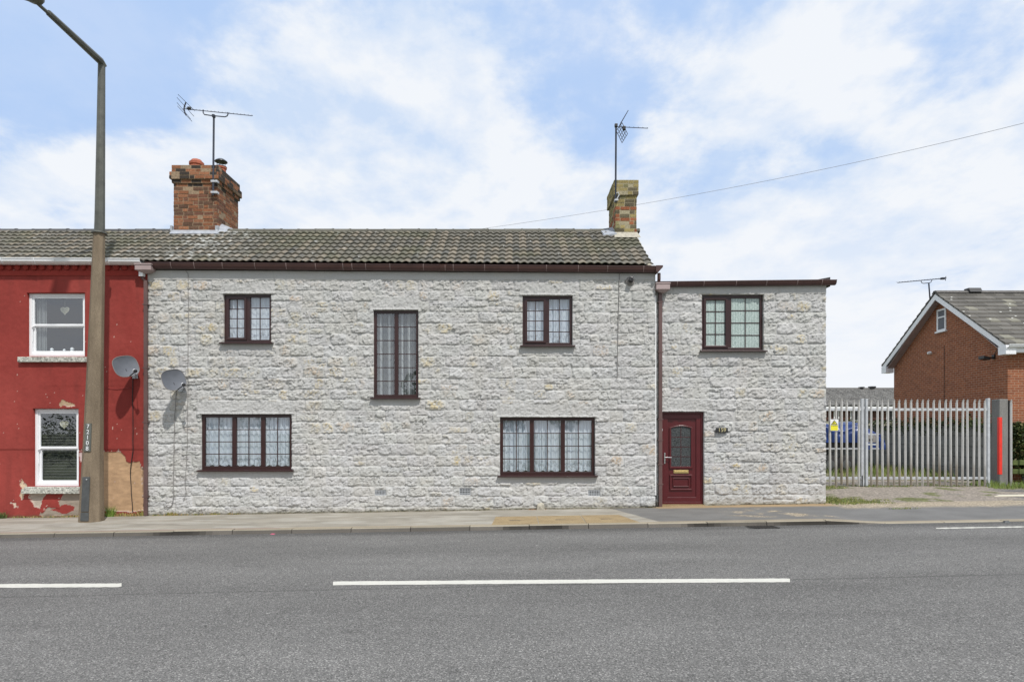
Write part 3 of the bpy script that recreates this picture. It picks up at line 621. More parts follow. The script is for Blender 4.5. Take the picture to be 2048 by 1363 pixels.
def stone_fn(seed, lintels, sills, topz, xl, xr, ylw, d=D):
    def fn(X, Z):
        xs = X[0]; zs = Z[:, 0]; rr = np.random.RandomState(seed)
        h = np.zeros_like(X); col = np.empty(X.shape+(3,)); base = np.array([0.472, 0.469, 0.452]); col[:] = base
        wob = 0.030*(fbm(X, Z, 2.2, 3, 5)-0.5)
        ca_, sa_ = math.cos(R(-40)), math.sin(R(-40)); n2 = fbm(X, Z, 14, 3, 2); n3 = fbm(X, Z, 30, 2, 4)
        ch = chips(X, Z, .080, seed, -48, 1.5, .34, .085)+chips(X, Z, .038, seed+1, -40, 1.25, .45, .11)+0.009*(n3-.5)
        n4 = fbm(X*ca_-Z*sa_, (X*sa_+Z*ca_)*1.3, 8.5, 3, 3)
        smear = sst(.46, .62, fbm(X, Z, 1.5, 3, 6))      # stretches where the joints are filled with paint
        for bx0, bx1, bz0, bz1 in blocks(xs[0], xs[-1], zs[0]-.05, zs[-1], seed):
            i0, i1 = np.searchsorted(xs, [bx0, bx1]); j0, j1 = np.searchsorted(zs, [bz0, bz1])
            if i1 <= i0 or j1 <= j0: continue
            sl = (slice(j0, j1), slice(i0, i1)); x = X[sl]+wob[sl]; z = Z[sl]+wob[sl]
            dx = np.minimum(x-bx0, bx1-x); dzb = z-bz0; dzt = bz1-z
            js = rr.uniform(.15, 1.0)
            e = np.clip(np.minimum(np.minimum(dx/0.024, dzt/0.020), dzb/0.016), 0, 1)
            bw_, bh_ = bx1-bx0, bz1-bz0; u = (x-bx0)/bw_; w = (z-bz0)/bh_; cx, cz = rr.uniform(.40, .60), rr.uniform(.42, .56)
            # raised, roughly broken boss inside a smoother margin
            rad = np.abs((u-cx)/rr.uniform(.50, .64))**3+np.abs((w-cz)/rr.uniform(.48, .60))**3
            boss = sst(-.12, .62, 1-rad+1.0*(n4[sl]-.5)+.35*(n2[sl]-.5))
            a = rr.uniform(.008, .028)*min(1, bh_/.20+.15); off = rr.uniform(0, .005); lean = rr.uniform(-.25, .35)
            hh = 0.010+off+boss*(a*(1+lean*(w-.5))+ch[sl]*rr.uniform(.45, .85)+.022*(n4[sl]-.5))+.13*ch[sl]
            jd = 0.013*js*(1-.75*smear[sl]); hh = hh-jd*(1-e)
            h[sl] = hh
            tint = 1+rr.uniform(-.06, .04)
            cc = base*tint*np.array([1+rr.uniform(-.01, .012), 1, 1+rr.uniform(-.02, .02)])
            col[sl] = cc
            pr = ylw((bx0+bx1)/2, (bz0+bz1)/2)
            if rr.rand() < pr:
                s = rr.uniform(.25, .9)*(1 if rr.rand() < .7 else .5); pro = np.clip((hh-0.018)/0.016, 0, 1); ce = np.clip(1.45-2.4*np.sqrt((u-cx)**2+((w-.55)*0.8)**2), 0, 1)
                k = (s*pro*ce*sst(.40, .60, vn(x, z, 42, 6)*0.6+n2[sl]*0.5))[..., None]
                yc = np.array([0.55, 0.44, 0.22]) if rr.rand() < .65 else np.array([0.50, 0.38, 0.26])
                col[sl] = col[sl]*(1-k)+yc*k
        # lintels with upright tooling
        for lx0, lx1, lz0, lz1 in lintels:
            m = sst(lx0-.01, lx0+.01, X+wob)*sst(lx1+.01, lx1-.01, X+wob)*sst(lz0-.01, lz0+.006, Z)*sst(lz1+.01, lz1-.01, Z+wob)
            fl = 0.012+0.016*fbm(X, Z*0.3, 22, 3, 3)+0.016*fbm(X, Z, 10, 3, 5)+.5*ch
            edge = sst(lz0+0.045, lz0+0.02, Z)*(0.010+0.012*np.abs(np.sin(X*55+2*fbm(X, Z, 5, 2, 2))))
            jn = np.abs(((X-lx0) % 0.62)-0.31); fl = fl-0.008*sst(.008, .002, jn)
            h = h*(1-m)+(fl+edge)*m; col = col*(1-m[..., None])+base*0.96*m[..., None]
        for sx0, sx1, sz0, sz1 in sills:
            m = sst(sx0-.02, sx0+.03, X+wob)*sst(sx1+.02, sx1-.03, X+wob)*sst(sz0-.02, sz0+.03, Z+wob*2)*sst(sz1+.03, sz1, Z)
            h = h*(1-m)+(0.012+0.006*fbm(X, Z, 12, 3, 5))*m; col = col*(1-m[..., None])+base*0.96*m[..., None]
        m = sst(topz-.012, topz+.004, Z+0.3*wob); jn = np.abs(((X+0.4*vn(X, Z*0, .9, 1)) % 1.15)-.5)
        flat = 0.030+0.010*fbm(X, Z, 9, 4, 4)-0.008*sst(.009, .003, jn)
        h = h*(1-m)+flat*m; col = col*(1-m[..., None])+base*0.97*m[..., None]
        # narrow smoother band under it
        # dirt splashed up from the footway, drifted grime
        zg = S*X+0.02
        k = (sst(0.16, 0.0, Z-zg+0.12*(fbm(X, Z, 5, 4, 6)-0.5))*0.5)[..., None]; col = col*(1-k)+np.array([0.30, 0.275, 0.215])*k
        k = (sst(0.05, 0.01, Z-zg+0.05*(fbm(X, Z, 7, 4, 3)-0.5))*0.75)[..., None]; col = col*(1-k)+np.array([0.13, 0.12, 0.08])*k
        k = (sst(.52, .70, fbm(X, Z*0.4, 1.6, 4, 7))*0.14)[..., None]; col = col*(1-k)+np.array([0.44, 0.41, 0.34])*k
        return h, col
    return fn
def lint(r, dxl, dxr, hgt): return (r[0]-dxl, r[1]+dxr, r[3], r[3]+hgt)
def under(r): return (r[0]-.05, r[1]+.05, r[2]-.17, r[2])
lin = [lint(WR['ul'], .06, .08, .26), lint(WR['tall'], .04, .04, .30), lint(WR['um'], .06, .06, .28), lint(WR['ll'], .08, .06, .30), lint(WR['lr'], .08, .06, .31)]
vents = [quad_rect(750, 772, 979, 990), quad_rect(919, 941, 975, 989), quad_rect(1176, 1200, 979, 991)]
sil = [under(WR[k]) for k in win_main]+[(v[0]-.02, v[1]+.02, v[2]-.02, v[3]+.02) for v in vents]
def ylw_main(x, z):
    p = 0.10
    if x < -2.2: p = 0.5 if z > 2.6 else 0.28
    elif x < 0.5: p = 0.25
    if x < -2 and z < 1.8: p = 0.04
    return p
relief_wall('wall', MX0, MX1, -0.35, WZ(531), 0, [WR[k] for k in win_main]+vents, stone_fn(11, lin, sil, WZ(560), MX0, MX1, ylw_main), M_STONE, house)
elin = [lint(DOOR, .02, .06, .30)]
esil = [under(WR['ext'])]
relief_wall('wall', EX0-.02, EX1, -0.35, WZ(566, ED), EY, [WR['ext'], DOOR], stone_fn(23, elin, esil, WZ(587, ED), EX0, EX1, lambda x, z: 0.22), M_STONE, house)['label'] = 'stone clad wall of the lower extension'
# returns, back walls and inner shell (keeps the rooms dark)
BY = 4.6
m = MB(); t = WZ(531)
m.box(MX1-.12, MX1-.001, 0.004, BY, -.35, t-.02).box(MX0+.001, MX0+.12, 0.15, BY, -.35, t-.02).box(MX0+.12, MX1-.12, BY-.15, BY, -.35, t-.02)
m.prism([(0.1, t-.02), (BY, t-.02), (BY/2, WZ(463, D+2.3))], 'x', MX1-.14, MX1-.02)
m.build('side_wall', M_MORT, house)
m = MB(); et = WZ(566, ED)
m.box(EX1-.15, EX1-.001, EY+.004, BY, -.35, et).box(EX0+.01, EX1-.15, BY-.15, BY, -.35, et); m.build('side_wall', M_MORT, house)
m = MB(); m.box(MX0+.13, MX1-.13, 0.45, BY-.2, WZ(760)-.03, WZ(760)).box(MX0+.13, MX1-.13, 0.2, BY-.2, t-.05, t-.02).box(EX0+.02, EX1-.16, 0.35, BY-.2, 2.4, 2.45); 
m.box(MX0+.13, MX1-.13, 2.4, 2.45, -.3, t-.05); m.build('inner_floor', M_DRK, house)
for x0_, x1_, z0_, z1_ in vents:
    m = MB().frame(x0_, x1_, z0_, z1_, 0.012, -.012, 0.03); n = 7
    for i in range(1, n): x = x0_+(x1_-x0_)*i/n; m.box(x-.004, x+.004, -.008, .02, z0_+.012, z1_-.012)
    for j in range(1, 4): z = z0_+(z1_-z0_)*j/4; m.box(x0_+.012, x1_-.012, -.0065, .018, z-.005, z+.005)
    v_ = m.build('air_vent', M_STEEL, house); MB().box(x0_+.01, x1_-.01, .05, .055, z0_+.01, z1_-.01).build('shade_sheet', M_BLK, v_)  # black sheet behind the grille puts the dark of the hollow into its colour
# windows
casement(house, WR['ul'], 0, [(0, .5, True), (.5, 1, False)], label='small upper two-light casement near the satellite dish')
casement(house, WR['tall'], 0, [(0, .5, False), (.5, 1, False)], nz=6, nxb=1, label='tall narrow stair window with two lights')
casement(house, WR['um'], 0, [(0, .5, True), (.5, 1, False)], label='small upper two-light casement right of the tall stair window')
casement(house, WR['ll'], 0, [(0, .345, False), (.345, .685, False), (.685, 1, False)], label='wide three-light ground floor window left of the stair window', fw=0.07)
casement(house, WR['lr'], 0, [(0, .325, False), (.325, .675, False), (.675, 1, False)], label='wide three-light ground floor window near the downpipe', fw=0.07)
casement(house, WR['ext'], EY, [(0, .455, True), (.455, 1, False)], glass=M_FROST, label='frosted upper window of the extension', fw=0.07)
curtain('net_curtain', WR['ul'], 0, 'white net curtain in the small upper left window with the dish below', M_LACE, 1, True, 5, zb=.0)
curtain('net_curtain', WR['um'], 0, 'white net curtain in the small upper window right of the tall stair window', M_LACE, 2, True, 5, zb=.0)
curtain('net_curtain', WR['ll'], 0, 'white lace-edged net curtain in the wide lower window left of the stair window', M_LACE, 3, True, 11, zb=.11)
curtain('net_curtain', WR['lr'], 0, 'white lace-edged net curtain in the wide lower window near the front door', M_LACE, 4, True, 11, zb=.11)
curtain('sheer_curtain', WR['tall'], 0, 'sheer grey curtain hanging in upright folds in the tall stair window', M_SHEER, 5, False, 4)

# ---- roof tiles: real rolls and steps
def tile_roof(name, x0, x1, e0, e1, r0, r1, parent, seed, pitch=0.166, courses=9, lichen=None, ramp_l=0.0):
    """e0/e1: (Y,Z) eave at left/right end; r0/r1 ridge"""
    sub = 8; nr = int(round((x1-x0)/pitch)); pitch = (x1-x0)/nr; xs = x0+np.arange(nr*sub+1)/(nr*sub)*(x1-x0)
    rows = []; par = []
    for c in range(courses):
        for q, e_ in ((0.0, 1), (0.0001, 0), (0.25, 0), (0.6, 0), (1.03, 0)): rows.append(c+q); par.append((c, -1.0 if e_ else q))
    t = np.array(rows)/courses; T, XX = np.meshgrid(t, xs, indexing='ij'); f = (XX-x0)/(x1-x0)
    Ey = e0[0]*(1-f)+e1[0]*f; Ez = e0[1]*(1-f)+e1[1]*f; Ry = r0[0]*(1-f)+r1[0]*f; Rz = r0[1]*(1-f)+r1[1]*f
    ny, nz_ = -(Rz-Ez), (Ry-Ey); ln = np.sqrt(ny**2+nz_**2); ny /= ln; nz_ /= ln
    ph = ((XX-x0)/pitch) % 1.0; ti = np.minimum(np.floor((XX-x0)/pitch+1e-6).astype(int), nr-1)
    roll = 0.033*np.clip(np.sin((ph)*math.pi), 0, 1)**1.4*np.where(ti >= 0, 1, 1)
    cc = np.array([p[0] for p in par])[:, None]+0*ti; qq = np.array([p[1] for p in par])[:, None]+0*ph
    rr = np.random.RandomState(seed); tab = rr.rand(courses+2, nr+4)
    lift = 0.044*(1-qq); lift = np.where(qq < 0, 0.029, lift)
    jig = (tab[cc, ti]-0.5)*0.006
    h = roll+lift+jig+0.02*(fbm(XX, T*3, .5, 2, 3)-.5)
    P = np.stack([XX, Ey+(Ry-Ey)*T+ny*h, Ez+(Rz-Ez)*T+nz_*h], -1)
    tb = tab[cc, (ti//2)*2 % (nr+3)]; tb2 = tab[(cc+1) % (courses+1), ti]
    side = (ti % 2)
    c1 = np.array([0.142, 0.134, 0.112]); c2 = np.array([0.228, 0.198, 0.155]); c3 = np.array([0.108, 0.110, 0.104])
    k = np.clip(0.15+0.75*(tb2 > 0.5)*side+0.4*(tb-0.5), 0, 1)[..., None]; col = c1*(1-k)+c2*k
    k = (np.clip((tb-0.55)*2, 0, 1)*(1-side)*0.8)[..., None]; col = col*(1-k)+c3*k
    if lichen is not None:
        L_ = (lichen(XX)*sst(.60, .70, fbm(XX, T*3, 13, 3, 4)))[..., None]; col = col*(1-L_)+np.array([0.46, 0.46, 0.43])*L_
    wl = (sst(.86, .90, fbm(XX, T*3, 21, 2, 1)))[..., None]; col = col*(1-wl)+np.array([0.5, 0.5, 0.48])*wl
    mo = (sst(.5, .75, fbm(XX, T*3, 1.1, 3, 2))*0.35)[..., None]; col = col*(1-mo)+np.array([0.12, 0.125, 0.065])*mo
    return grid_mesh(name, P, M_TILE, parent, col)
RD = 17.05
EAVL, EAVR = (-0.20, WZ(524, D-.2)), (-0.20, WZ(531, D-.2)); RID = (RD-D, WZ(463, RD))
XL0 = WX(297)
o = tile_roof('roof', XL0, WX(1307, D-.2), EAVL, EAVR, RID, RID, house, 5, lichen=lambda X: 0.06+0.9*sst(-5.9, -7.2, X))
md = o.modifiers.new('solid', 'SOLIDIFY'); md.thickness = 0.03; md.offset = -1
# ridge tiles and back slope
def ridge(x0, x1, parent, seed, col=(0.12, 0.115, 0.095), seg=0.45, z=RID[1], y=RID[0]):
    m = MB(); x = x0; rr = random.Random(seed)
    while x < x1-0.05:
        a, b = x, min(x+seg, x1); k = rr.uniform(.75, 1.25); c = tuple(q*k for q in col); dz = rr.uniform(0, .01)
        prof = [(y+0.13*math.cos(t_), z-0.05+dz+0.11*math.sin(t_)) for t_ in [math.pi*i/8 for i in range(9)]]
        m.prism(prof, 'x', a, b-0.012, c); prof = [(y+0.137*math.cos(t_), z-0.05+dz+0.119*math.sin(t_)) for t_ in [math.pi*i/8 for i in range(9)]]
        m.prism(prof, 'x', b-0.05, b-0.004, c); x += seg
    return m.build('ridge_tiles', M_TILE, parent)
ridge(XL0, WX(1277, RD)+.02, house, 2)
def back_slope(x0, x1, parent):
    MB().hexa([(x0, RID[0], RID[1]-.03), (x1, RID[0], RID[1]-.03), (x1, BY+.2, 5.3), (x0, BY+.2, 5.3), (x0, RID[0], RID[1]), (x1, RID[0], RID[1]), (x1, BY+.2, 5.36), (x0, BY+.2, 5.36)]).build('back_roof', M_HTILE, parent)
back_slope(XL0, MX1, house)
# fascia, gutter
def gutter(x0, x1, zt0, zt1, yw, parent, mat, brack, hgt=0.12, label=None, out=0.13, bmat=M_CLIP):
    prof = [(yw, 0), (yw, -hgt*.7), (yw-out*.25, -hgt), (yw-out*.7, -hgt*.93), (yw-out*.96, -hgt*.55), (yw-out, -0.012), (yw-out-.012, -0.010), (yw-out-.012, 0.004), (yw-out+.008, 0.004), (yw-out*.9, -hgt*.5), (yw-out*.6, -hgt*.8), (yw-.02, -hgt*.6), (yw-.012, 0)]
    n = len(prof); vs = [(x0, y, zt0+z) for y, z in prof]+[(x1, y, zt1+z) for y, z in prof]
    m = MB().add(vs, [tuple(range(n)), tuple(range(2*n-1, n-1, -1))]+[(i, i+n, (i+1) % n+n, (i+1) % n) for i in range(n)])
    g_ = m.build('gutter', mat, parent, sm=True)
    b = MB()
    for x in brack:
        zt = zt0+(zt1-zt0)*(x-x0)/(x1-x0); w = 0.0065
        b.prism([(yw-out-.016, zt+.008), (yw-out-.016, zt-.02), (yw-out*1.03, zt-hgt*.55), (yw-out*.75, zt-hgt*1.02), (yw-out*.72, zt-hgt*.9), (yw-out*.9, zt-hgt*.5), (yw-out*.9, zt+.010)], 'x', x-w, x+w)
    b.each('bracket', bmat, g_)
    return g_
gY = -0.045
MB().hexa([(MX0+.03, -.04, WZ(541)), (MX1, -.04, WZ(547.5)), (MX1, .10, WZ(547.5)), (MX0+.03, .10, WZ(541)), (MX0+.03, -.04, WZ(525)), (MX1, -.04, WZ(533)), (MX1, .10, WZ(533)), (MX0+.03, .10, WZ(525))]).build('fascia', M_FAS, house)
gl0, gl1 = WX(300), WX(1312)
gutter(gl0, gl1, WZ(524.5, D-.18), WZ(532.5, D-.18), gY, house, M_GUT, [WX(p) for p in (350, 396, 452, 516, 578, 636, 690, 708, 735, 783, 849, 892, 908, 970, 1036, 1092, 1155, 1213, 1284)], hgt=0.125, out=.15)
for p in (699, 888):
    z = WZ(524.5+(p-300)*.0079, D-.18); MB().prism([(gY, z-.1), (gY-.09, z-.134), (gY-.15, z-.07), (gY-.17, z+.006), (gY-.14, z+.006), (gY, z-.0)], 'x', WX(p)-.08, WX(p)+.08).build('gutter_union', M_GUT, house)
# right end outlet, offset pipe and hopper
x0, x1 = WX(1308), WX(1326, D-.2); z = WZ(531.5, D-.2)
MB().prism([(x0, z+.012), (x1, z+.012), (x1-.005, z-.03), (x1-.10, z-.135), (x1-.12, z-.155), (x0+.04, z-.155), (x0, z-.12)], 'y', gY-.165, gY+.04).build('gutter_outlet', M_GUT, house, bev=.005)
MB().tube([(WX(1316), -.10, z-.14), (WX(1316), -.10, z-.27), (WX(1317), -.02, z-.34), (WX(1318.5), .0, z-.42)], .038, 12).build('downpipe', M_GUT, house, sm=True)
hx = WX(1325, D); hz = WZ(578, D)
def hopper(xc, yc, zt, w, h, dp, parent, mat):
    m = MB().box(xc-w/2-.012, xc+w/2+.012, yc-dp/2-.012, yc+dp/2, zt-.03, zt)
    m.hexa([(xc-w/2+.0, yc-dp/2, zt-h*.72), (xc+w/2, yc-dp/2, zt-h*.72), (xc+w/2, yc+dp/2-.01, zt-h*.72), (xc-w/2, yc+dp/2-.01, zt-h*.72), (xc-w/2, yc-dp/2, zt-.031), (xc+w/2, yc-dp/2, zt-.031), (xc+w/2, yc+dp/2-.01, zt-.031), (xc-w/2, yc+dp/2-.01, zt-.031)])
    m.hexa([(xc-.05, yc-.05, zt-h), (xc+.05, yc-.05, zt-h), (xc+.05, yc+.05, zt-h), (xc-.05, yc+.05, zt-h), (xc-w/2+.02, yc-dp/2+.015, zt-h*.72-.001), (xc+w/2-.02, yc-dp/2+.015, zt-h*.72-.001), (xc+w/2-.02, yc+dp/2-.02, zt-h*.72-.001), (xc-w/2+.02, yc+dp/2-.02, zt-h*.72-.001)])
    return m.build('hopper', mat, parent, bev=.004)
hopper(WX(1324), .0, WZ(567), .31, .21, .24, house, M_HOP)
def downpipe(xc, yc, zt, zb, parent, mat, w=.040, clips=()):
    m = MB().box(xc-w, xc+w, yc-w, yc+w, zb, zt)
    p_ = m.build('downpipe', mat, parent, bev=.008)
    b = MB()
    for z in clips: b.box(xc-w-.02, xc+w+.02, yc-w-.006, yc+w+.05, z-.012, z+.012)
    b.each('clip', mat, p_); return p_
downpipe(WX(1320.5, ED-.08), EY-.08, WZ(584, D), S*3.4+.02, house, M_PIPE, clips=[WZ(y) for y in (603, 703, 838, 880, 928, 968)])
MB().box(WX(1309.5), WX(1313.5), .05, .10, WZ(990), WZ(590)).build('edge_trim', M_WHT, house)
MB().box(WX(1309.5), WX(1313.5), .05, .10, S*3.3, WZ(990)-.002).build('edge_trim', M_BLK, house)
# extension roof edge
ez0, ez1 = WZ(562.5, ED-.2), WZ(558.5, ED-.2)
MB().hexa([(EX0+.02, EY-.03, WZ(574.5, ED)), (EX1+.06, EY-.03, WZ(571, ED)), (EX1+.06, EY+.05, WZ(571, ED)), (EX0+.02, EY+.05, WZ(574.5, ED)), (EX0+.02, EY-.03, WZ(563, ED)), (EX1+.06, EY-.03, WZ(561, ED)), (EX1+.06, EY+.05, WZ(561, ED)), (EX0+.02, EY+.05, WZ(563, ED))]).build('fascia', M_FAS, house)
gutter(EX0+.05, EX1+.18, ez0, ez1, EY-.035, house, M_GUT, [WX(p, ED) for p in (1351, 1404, 1468, 1528, 1589, 1638)], hgt=.105, out=.13)
MB().hexa([(EX0, EY-.12, ez0-.02), (EX1+.05, EY-.12, ez1-.02), (EX1+.05, BY+.1, ez1+.20), (EX0, BY+.1, ez0+.20), (EX0, EY-.12, ez0+.02), (EX1+.05, EY-.12, ez1+.022), (EX1+.05, BY+.1, ez1+.26), (EX0, BY+.1, ez0+.26)]).build('extension_roof', M_HTILE, house)
MB().hexa([(EX1-.30, EY+.0, ez1), (EX1+.10, EY-.02, ez1-.12), (EX1+.10, EY+.9, ez1-.12), (EX1-.3, EY+.9, ez1), (EX1-.34, EY+.0, ez1+.015), (EX1+.10, EY-.02, ez1+.095), (EX1+.10, EY+.9, ez1+.15), (EX1-.34, EY+.9, ez1+.02)]).build('verge', M_FAS, house)

# ---- chimneys laid brick by brick
def brick_block(m, x0, x1, y0, y1, z0, z1, ch, bl, palette, rr, core, proud=None):
    """courses of single bricks round a mortar core; proud(z) gives how far a course steps out"""
    n = int(round((z1-z0)/ch)); ch = (z1-z0)/n; g = 0.017
    for c in range(n):
        za, zb = z0+c*ch+g/2, z0+(c+1)*ch-g/2; p = proud((za+zb)/2) if proud else 0
        a0, a1, b0, b1 = x0-p, x1+p, y0-p, y1+p
        m.box(a0+.003, a1-.003, b0+.003, b1-.003, z0+c*ch, z0+(c+1)*ch-.0005, core(rr))
        for face in range(4):
            L0, L1 = (a0, a1) if face in (0, 2) else (b0, b1)
            x = L0-(bl/2 if (c+face) % 2 else 0)-rr.uniform(0, .03)
            while x < L1-0.01:
                w = bl if rr.random() < .6 else bl*.5
                s, e = max(x+g/2, L0), min(x+w-g/2, L1)
                if e-s > 0.02:
                    d = rr.uniform(-.004, .007); th = .05; cl = palette(rr, (s+e)/2, (za+zb)/2, face); dz = rr.uniform(-.003, .003)
                    if face == 0: m.box(s, e, b0-d, b0+th, za+dz, zb+dz, cl)
                    elif face == 2: m.box(s, e, b1-th, b1+d, za+dz, zb+dz, cl)
                    elif face == 1: m.box(a1-th, a1+d, s, e, za+dz, zb+dz, cl)
                    else: m.box(a0-d, a0+th, s, e, za+dz, zb+dz, cl)
                x += w
def pal_left(rr, x, z, face):
    k = rr.uniform(.84, 1.16); top = z > 8.15
    q = rr.random()
    if top and q < .5: return tuple(k*c for c in (.055, .045, .038))
    if face == 1 and top and q < .6: return tuple(k*c for c in (.16, .115, .075))
    if q < .20: return tuple(k*c for c in (.125, .072, .048))
    if q < .5: return tuple(k*c for c in (.165, .078, .050))
    if q < .8: return tuple(k*c for c in (.235, .100, .052))
    return tuple(k*c for c in (.275, .125, .068))
def pal_right(rr, x, z, face):
    k = rr.uniform(.75, 1.2); q = rr.random()
    if 6.9 < z < 7.55 and q < .5: return tuple(k*c for c in (.30, .11, .055))
    if q < .6: return tuple(k*c for c in (.32, .26, .115))
    if q < .8: return tuple(k*c for c in (.22, .20, .10))
    return tuple(k*c for c in (.13, .11, .07))
cdl = 16.82; lx0, lx1, ly0 = WX(347.5, cdl), WX(434, cdl), cdl-D; ly1 = ly0+1.3; ltop = WZ(331, cdl)
m = MB(); rr = random.Random(3)
zc1, zc2 = WZ(358, cdl), WZ(345, cdl)
brick_block(m, lx0, lx1, ly0, ly1, 6.55, ltop, .0925, .26, pal_left, rr, lambda r: (.30, .22, .145), proud=lambda z: 0.075 if zc1 < z < zc2 else (0.035 if z > WZ(366, cdl) else 0))
chl = m.build('chimney', M_BRK, house); chl['label'] = 'large red brick chimney between the red and grey houses'
m = MB().lathe([(.12, 0), (.17, .03), (.175, .10), (.15, .12), (.185, .14), (.185, .20), (.145, .235), (.12, .27), (.02, .29)], (WX(392.5, cdl+.3), ly0+.32, ltop+.0), 18); m.build('chimney_pot', M_TERR, chl, sm=True)
px_, py_ = WX(440.5, cdl+.75), ly0+.8
m = MB().lathe([(.13, -.1), (.125, .28), (.145, .30), (.145, .34), (.10, .35)], (px_, py_, ltop-.06), 18); m.build('chimney_pot', M_TERR, chl, sm=True)
m = MB().lathe([(.15, 0), (.15, .012), (.02, .015)], (px_, py_, ltop+.28), 20); m.lathe([(.165, 0), (.16, .02), (.09, .07), (.02, .085)], (px_, py_, ltop+.42), 20)
for a in range(4): m.tube([(px_+.11*math.cos(a*1.57), py_+.11*math.sin(a*1.57), ltop+.28), (px_+.11*math.cos(a*1.57), py_+.11*math.sin(a*1.57), ltop+.43)], .008, 6)
m.build('cowl', M_BLK, chl, sm=True)
def roofz(y): return EAVL[1]+(RID[1]-EAVL[1])*(y+.2)/(RID[0]+.2)
m = MB(); yz = ly0-.02
m.hexa([(lx0-.04, yz-.14, roofz(yz-.14)+.05), (lx1+.10, yz-.14, roofz(yz-.14)+.05), (lx1+.02, yz+.03, roofz(yz)+.06), (lx0-.03, yz+.03, roofz(yz)+.06), (lx0-.04, yz-.14, roofz(yz-.14)+.06), (lx1+.10, yz-.14, roofz(yz-.14)+.06), (lx1+.02, yz-.005, roofz(yz)+.11), (lx0-.03, yz-.005, roofz(yz)+.11)])
m.hexa([(lx1+.0, yz-.1, roofz(yz-.1)+.04), (lx1+.22, yz-.06, roofz(yz-.1)+.04), (lx1+.45, RID[0]+.05, RID[1]), (lx1+.0, RID[0]+.05, RID[1]), (lx1+.0, yz-.06, roofz(yz-.1)+.16), (lx1+.10, yz-.02, roofz(yz-.1)+.08), (lx1+.40, RID[0]+.05, RID[1]+.05), (lx1+.0, RID[0]+.05, RID[1]+.22)])
m.box(lx0-.07, lx0-.02, yz-.03, yz+.05, roofz(yz)+.02, roofz(yz)+.22); m.box(lx1-.03, lx1+.06, yz-.03, yz+.03, roofz(yz)+.02, roofz(yz)+.22)
m.build('flashing', M_LEAD, chl, bev=.01)
cdr = 16.57; rx0, rx1, ry0 = WX(1231, cdr), WX(1273, cdr), cdr-D; ry1 = ry0+1.12; rtop = WZ(361, cdr)
m = MB(); rr = random.Random(8)
brick_block(m, rx0, rx1, ry0, ry1, 6.3, rtop, .095, .25, pal_right, rr, lambda r: (.34, .30, .20), proud=lambda z: 0.045 if z > WZ(388, cdr) else 0)
chr_ = m.build('chimney', M_BRK, house); chr_['label'] = 'narrow yellow lichened brick chimney near the right gable'
m = MB(); yz = ry0
m.hexa([(rx0-.06, yz-.2, roofz(yz-.2)+.04), (rx1+.07, yz-.2, roofz(yz-.2)+.04), (rx1+.05, yz+.02, roofz(yz)+.05), (rx0-.02, yz+.02, roofz(yz)+.05), (rx0-.06, yz-.2, roofz(yz-.2)+.05), (rx1+.07, yz-.2, roofz(yz-.2)+.05), (rx1+.02, yz-.01, roofz(yz)+.12), (rx0-.02, yz-.01, roofz(yz)+.12)])
m.build('flashing', M_MORT, chr_, bev=.01)
m = MB().hexa([(rx0-.30, yz+.05, roofz(yz)+.05), (rx0+.01, yz-.12, roofz(yz)-.02), (rx0+.01, RID[0], RID[1]), (rx0-.34, RID[0], RID[1]), (rx0-.28, yz+.05, roofz(yz)+.08), (rx0+.01, yz-.12, roofz(yz)+.05), (rx0+.01, RID[0], RID[1]+.12), (rx0-.34, RID[0], RID[1]+.06)]); m.build('flashing', M_LEAD, chr_)

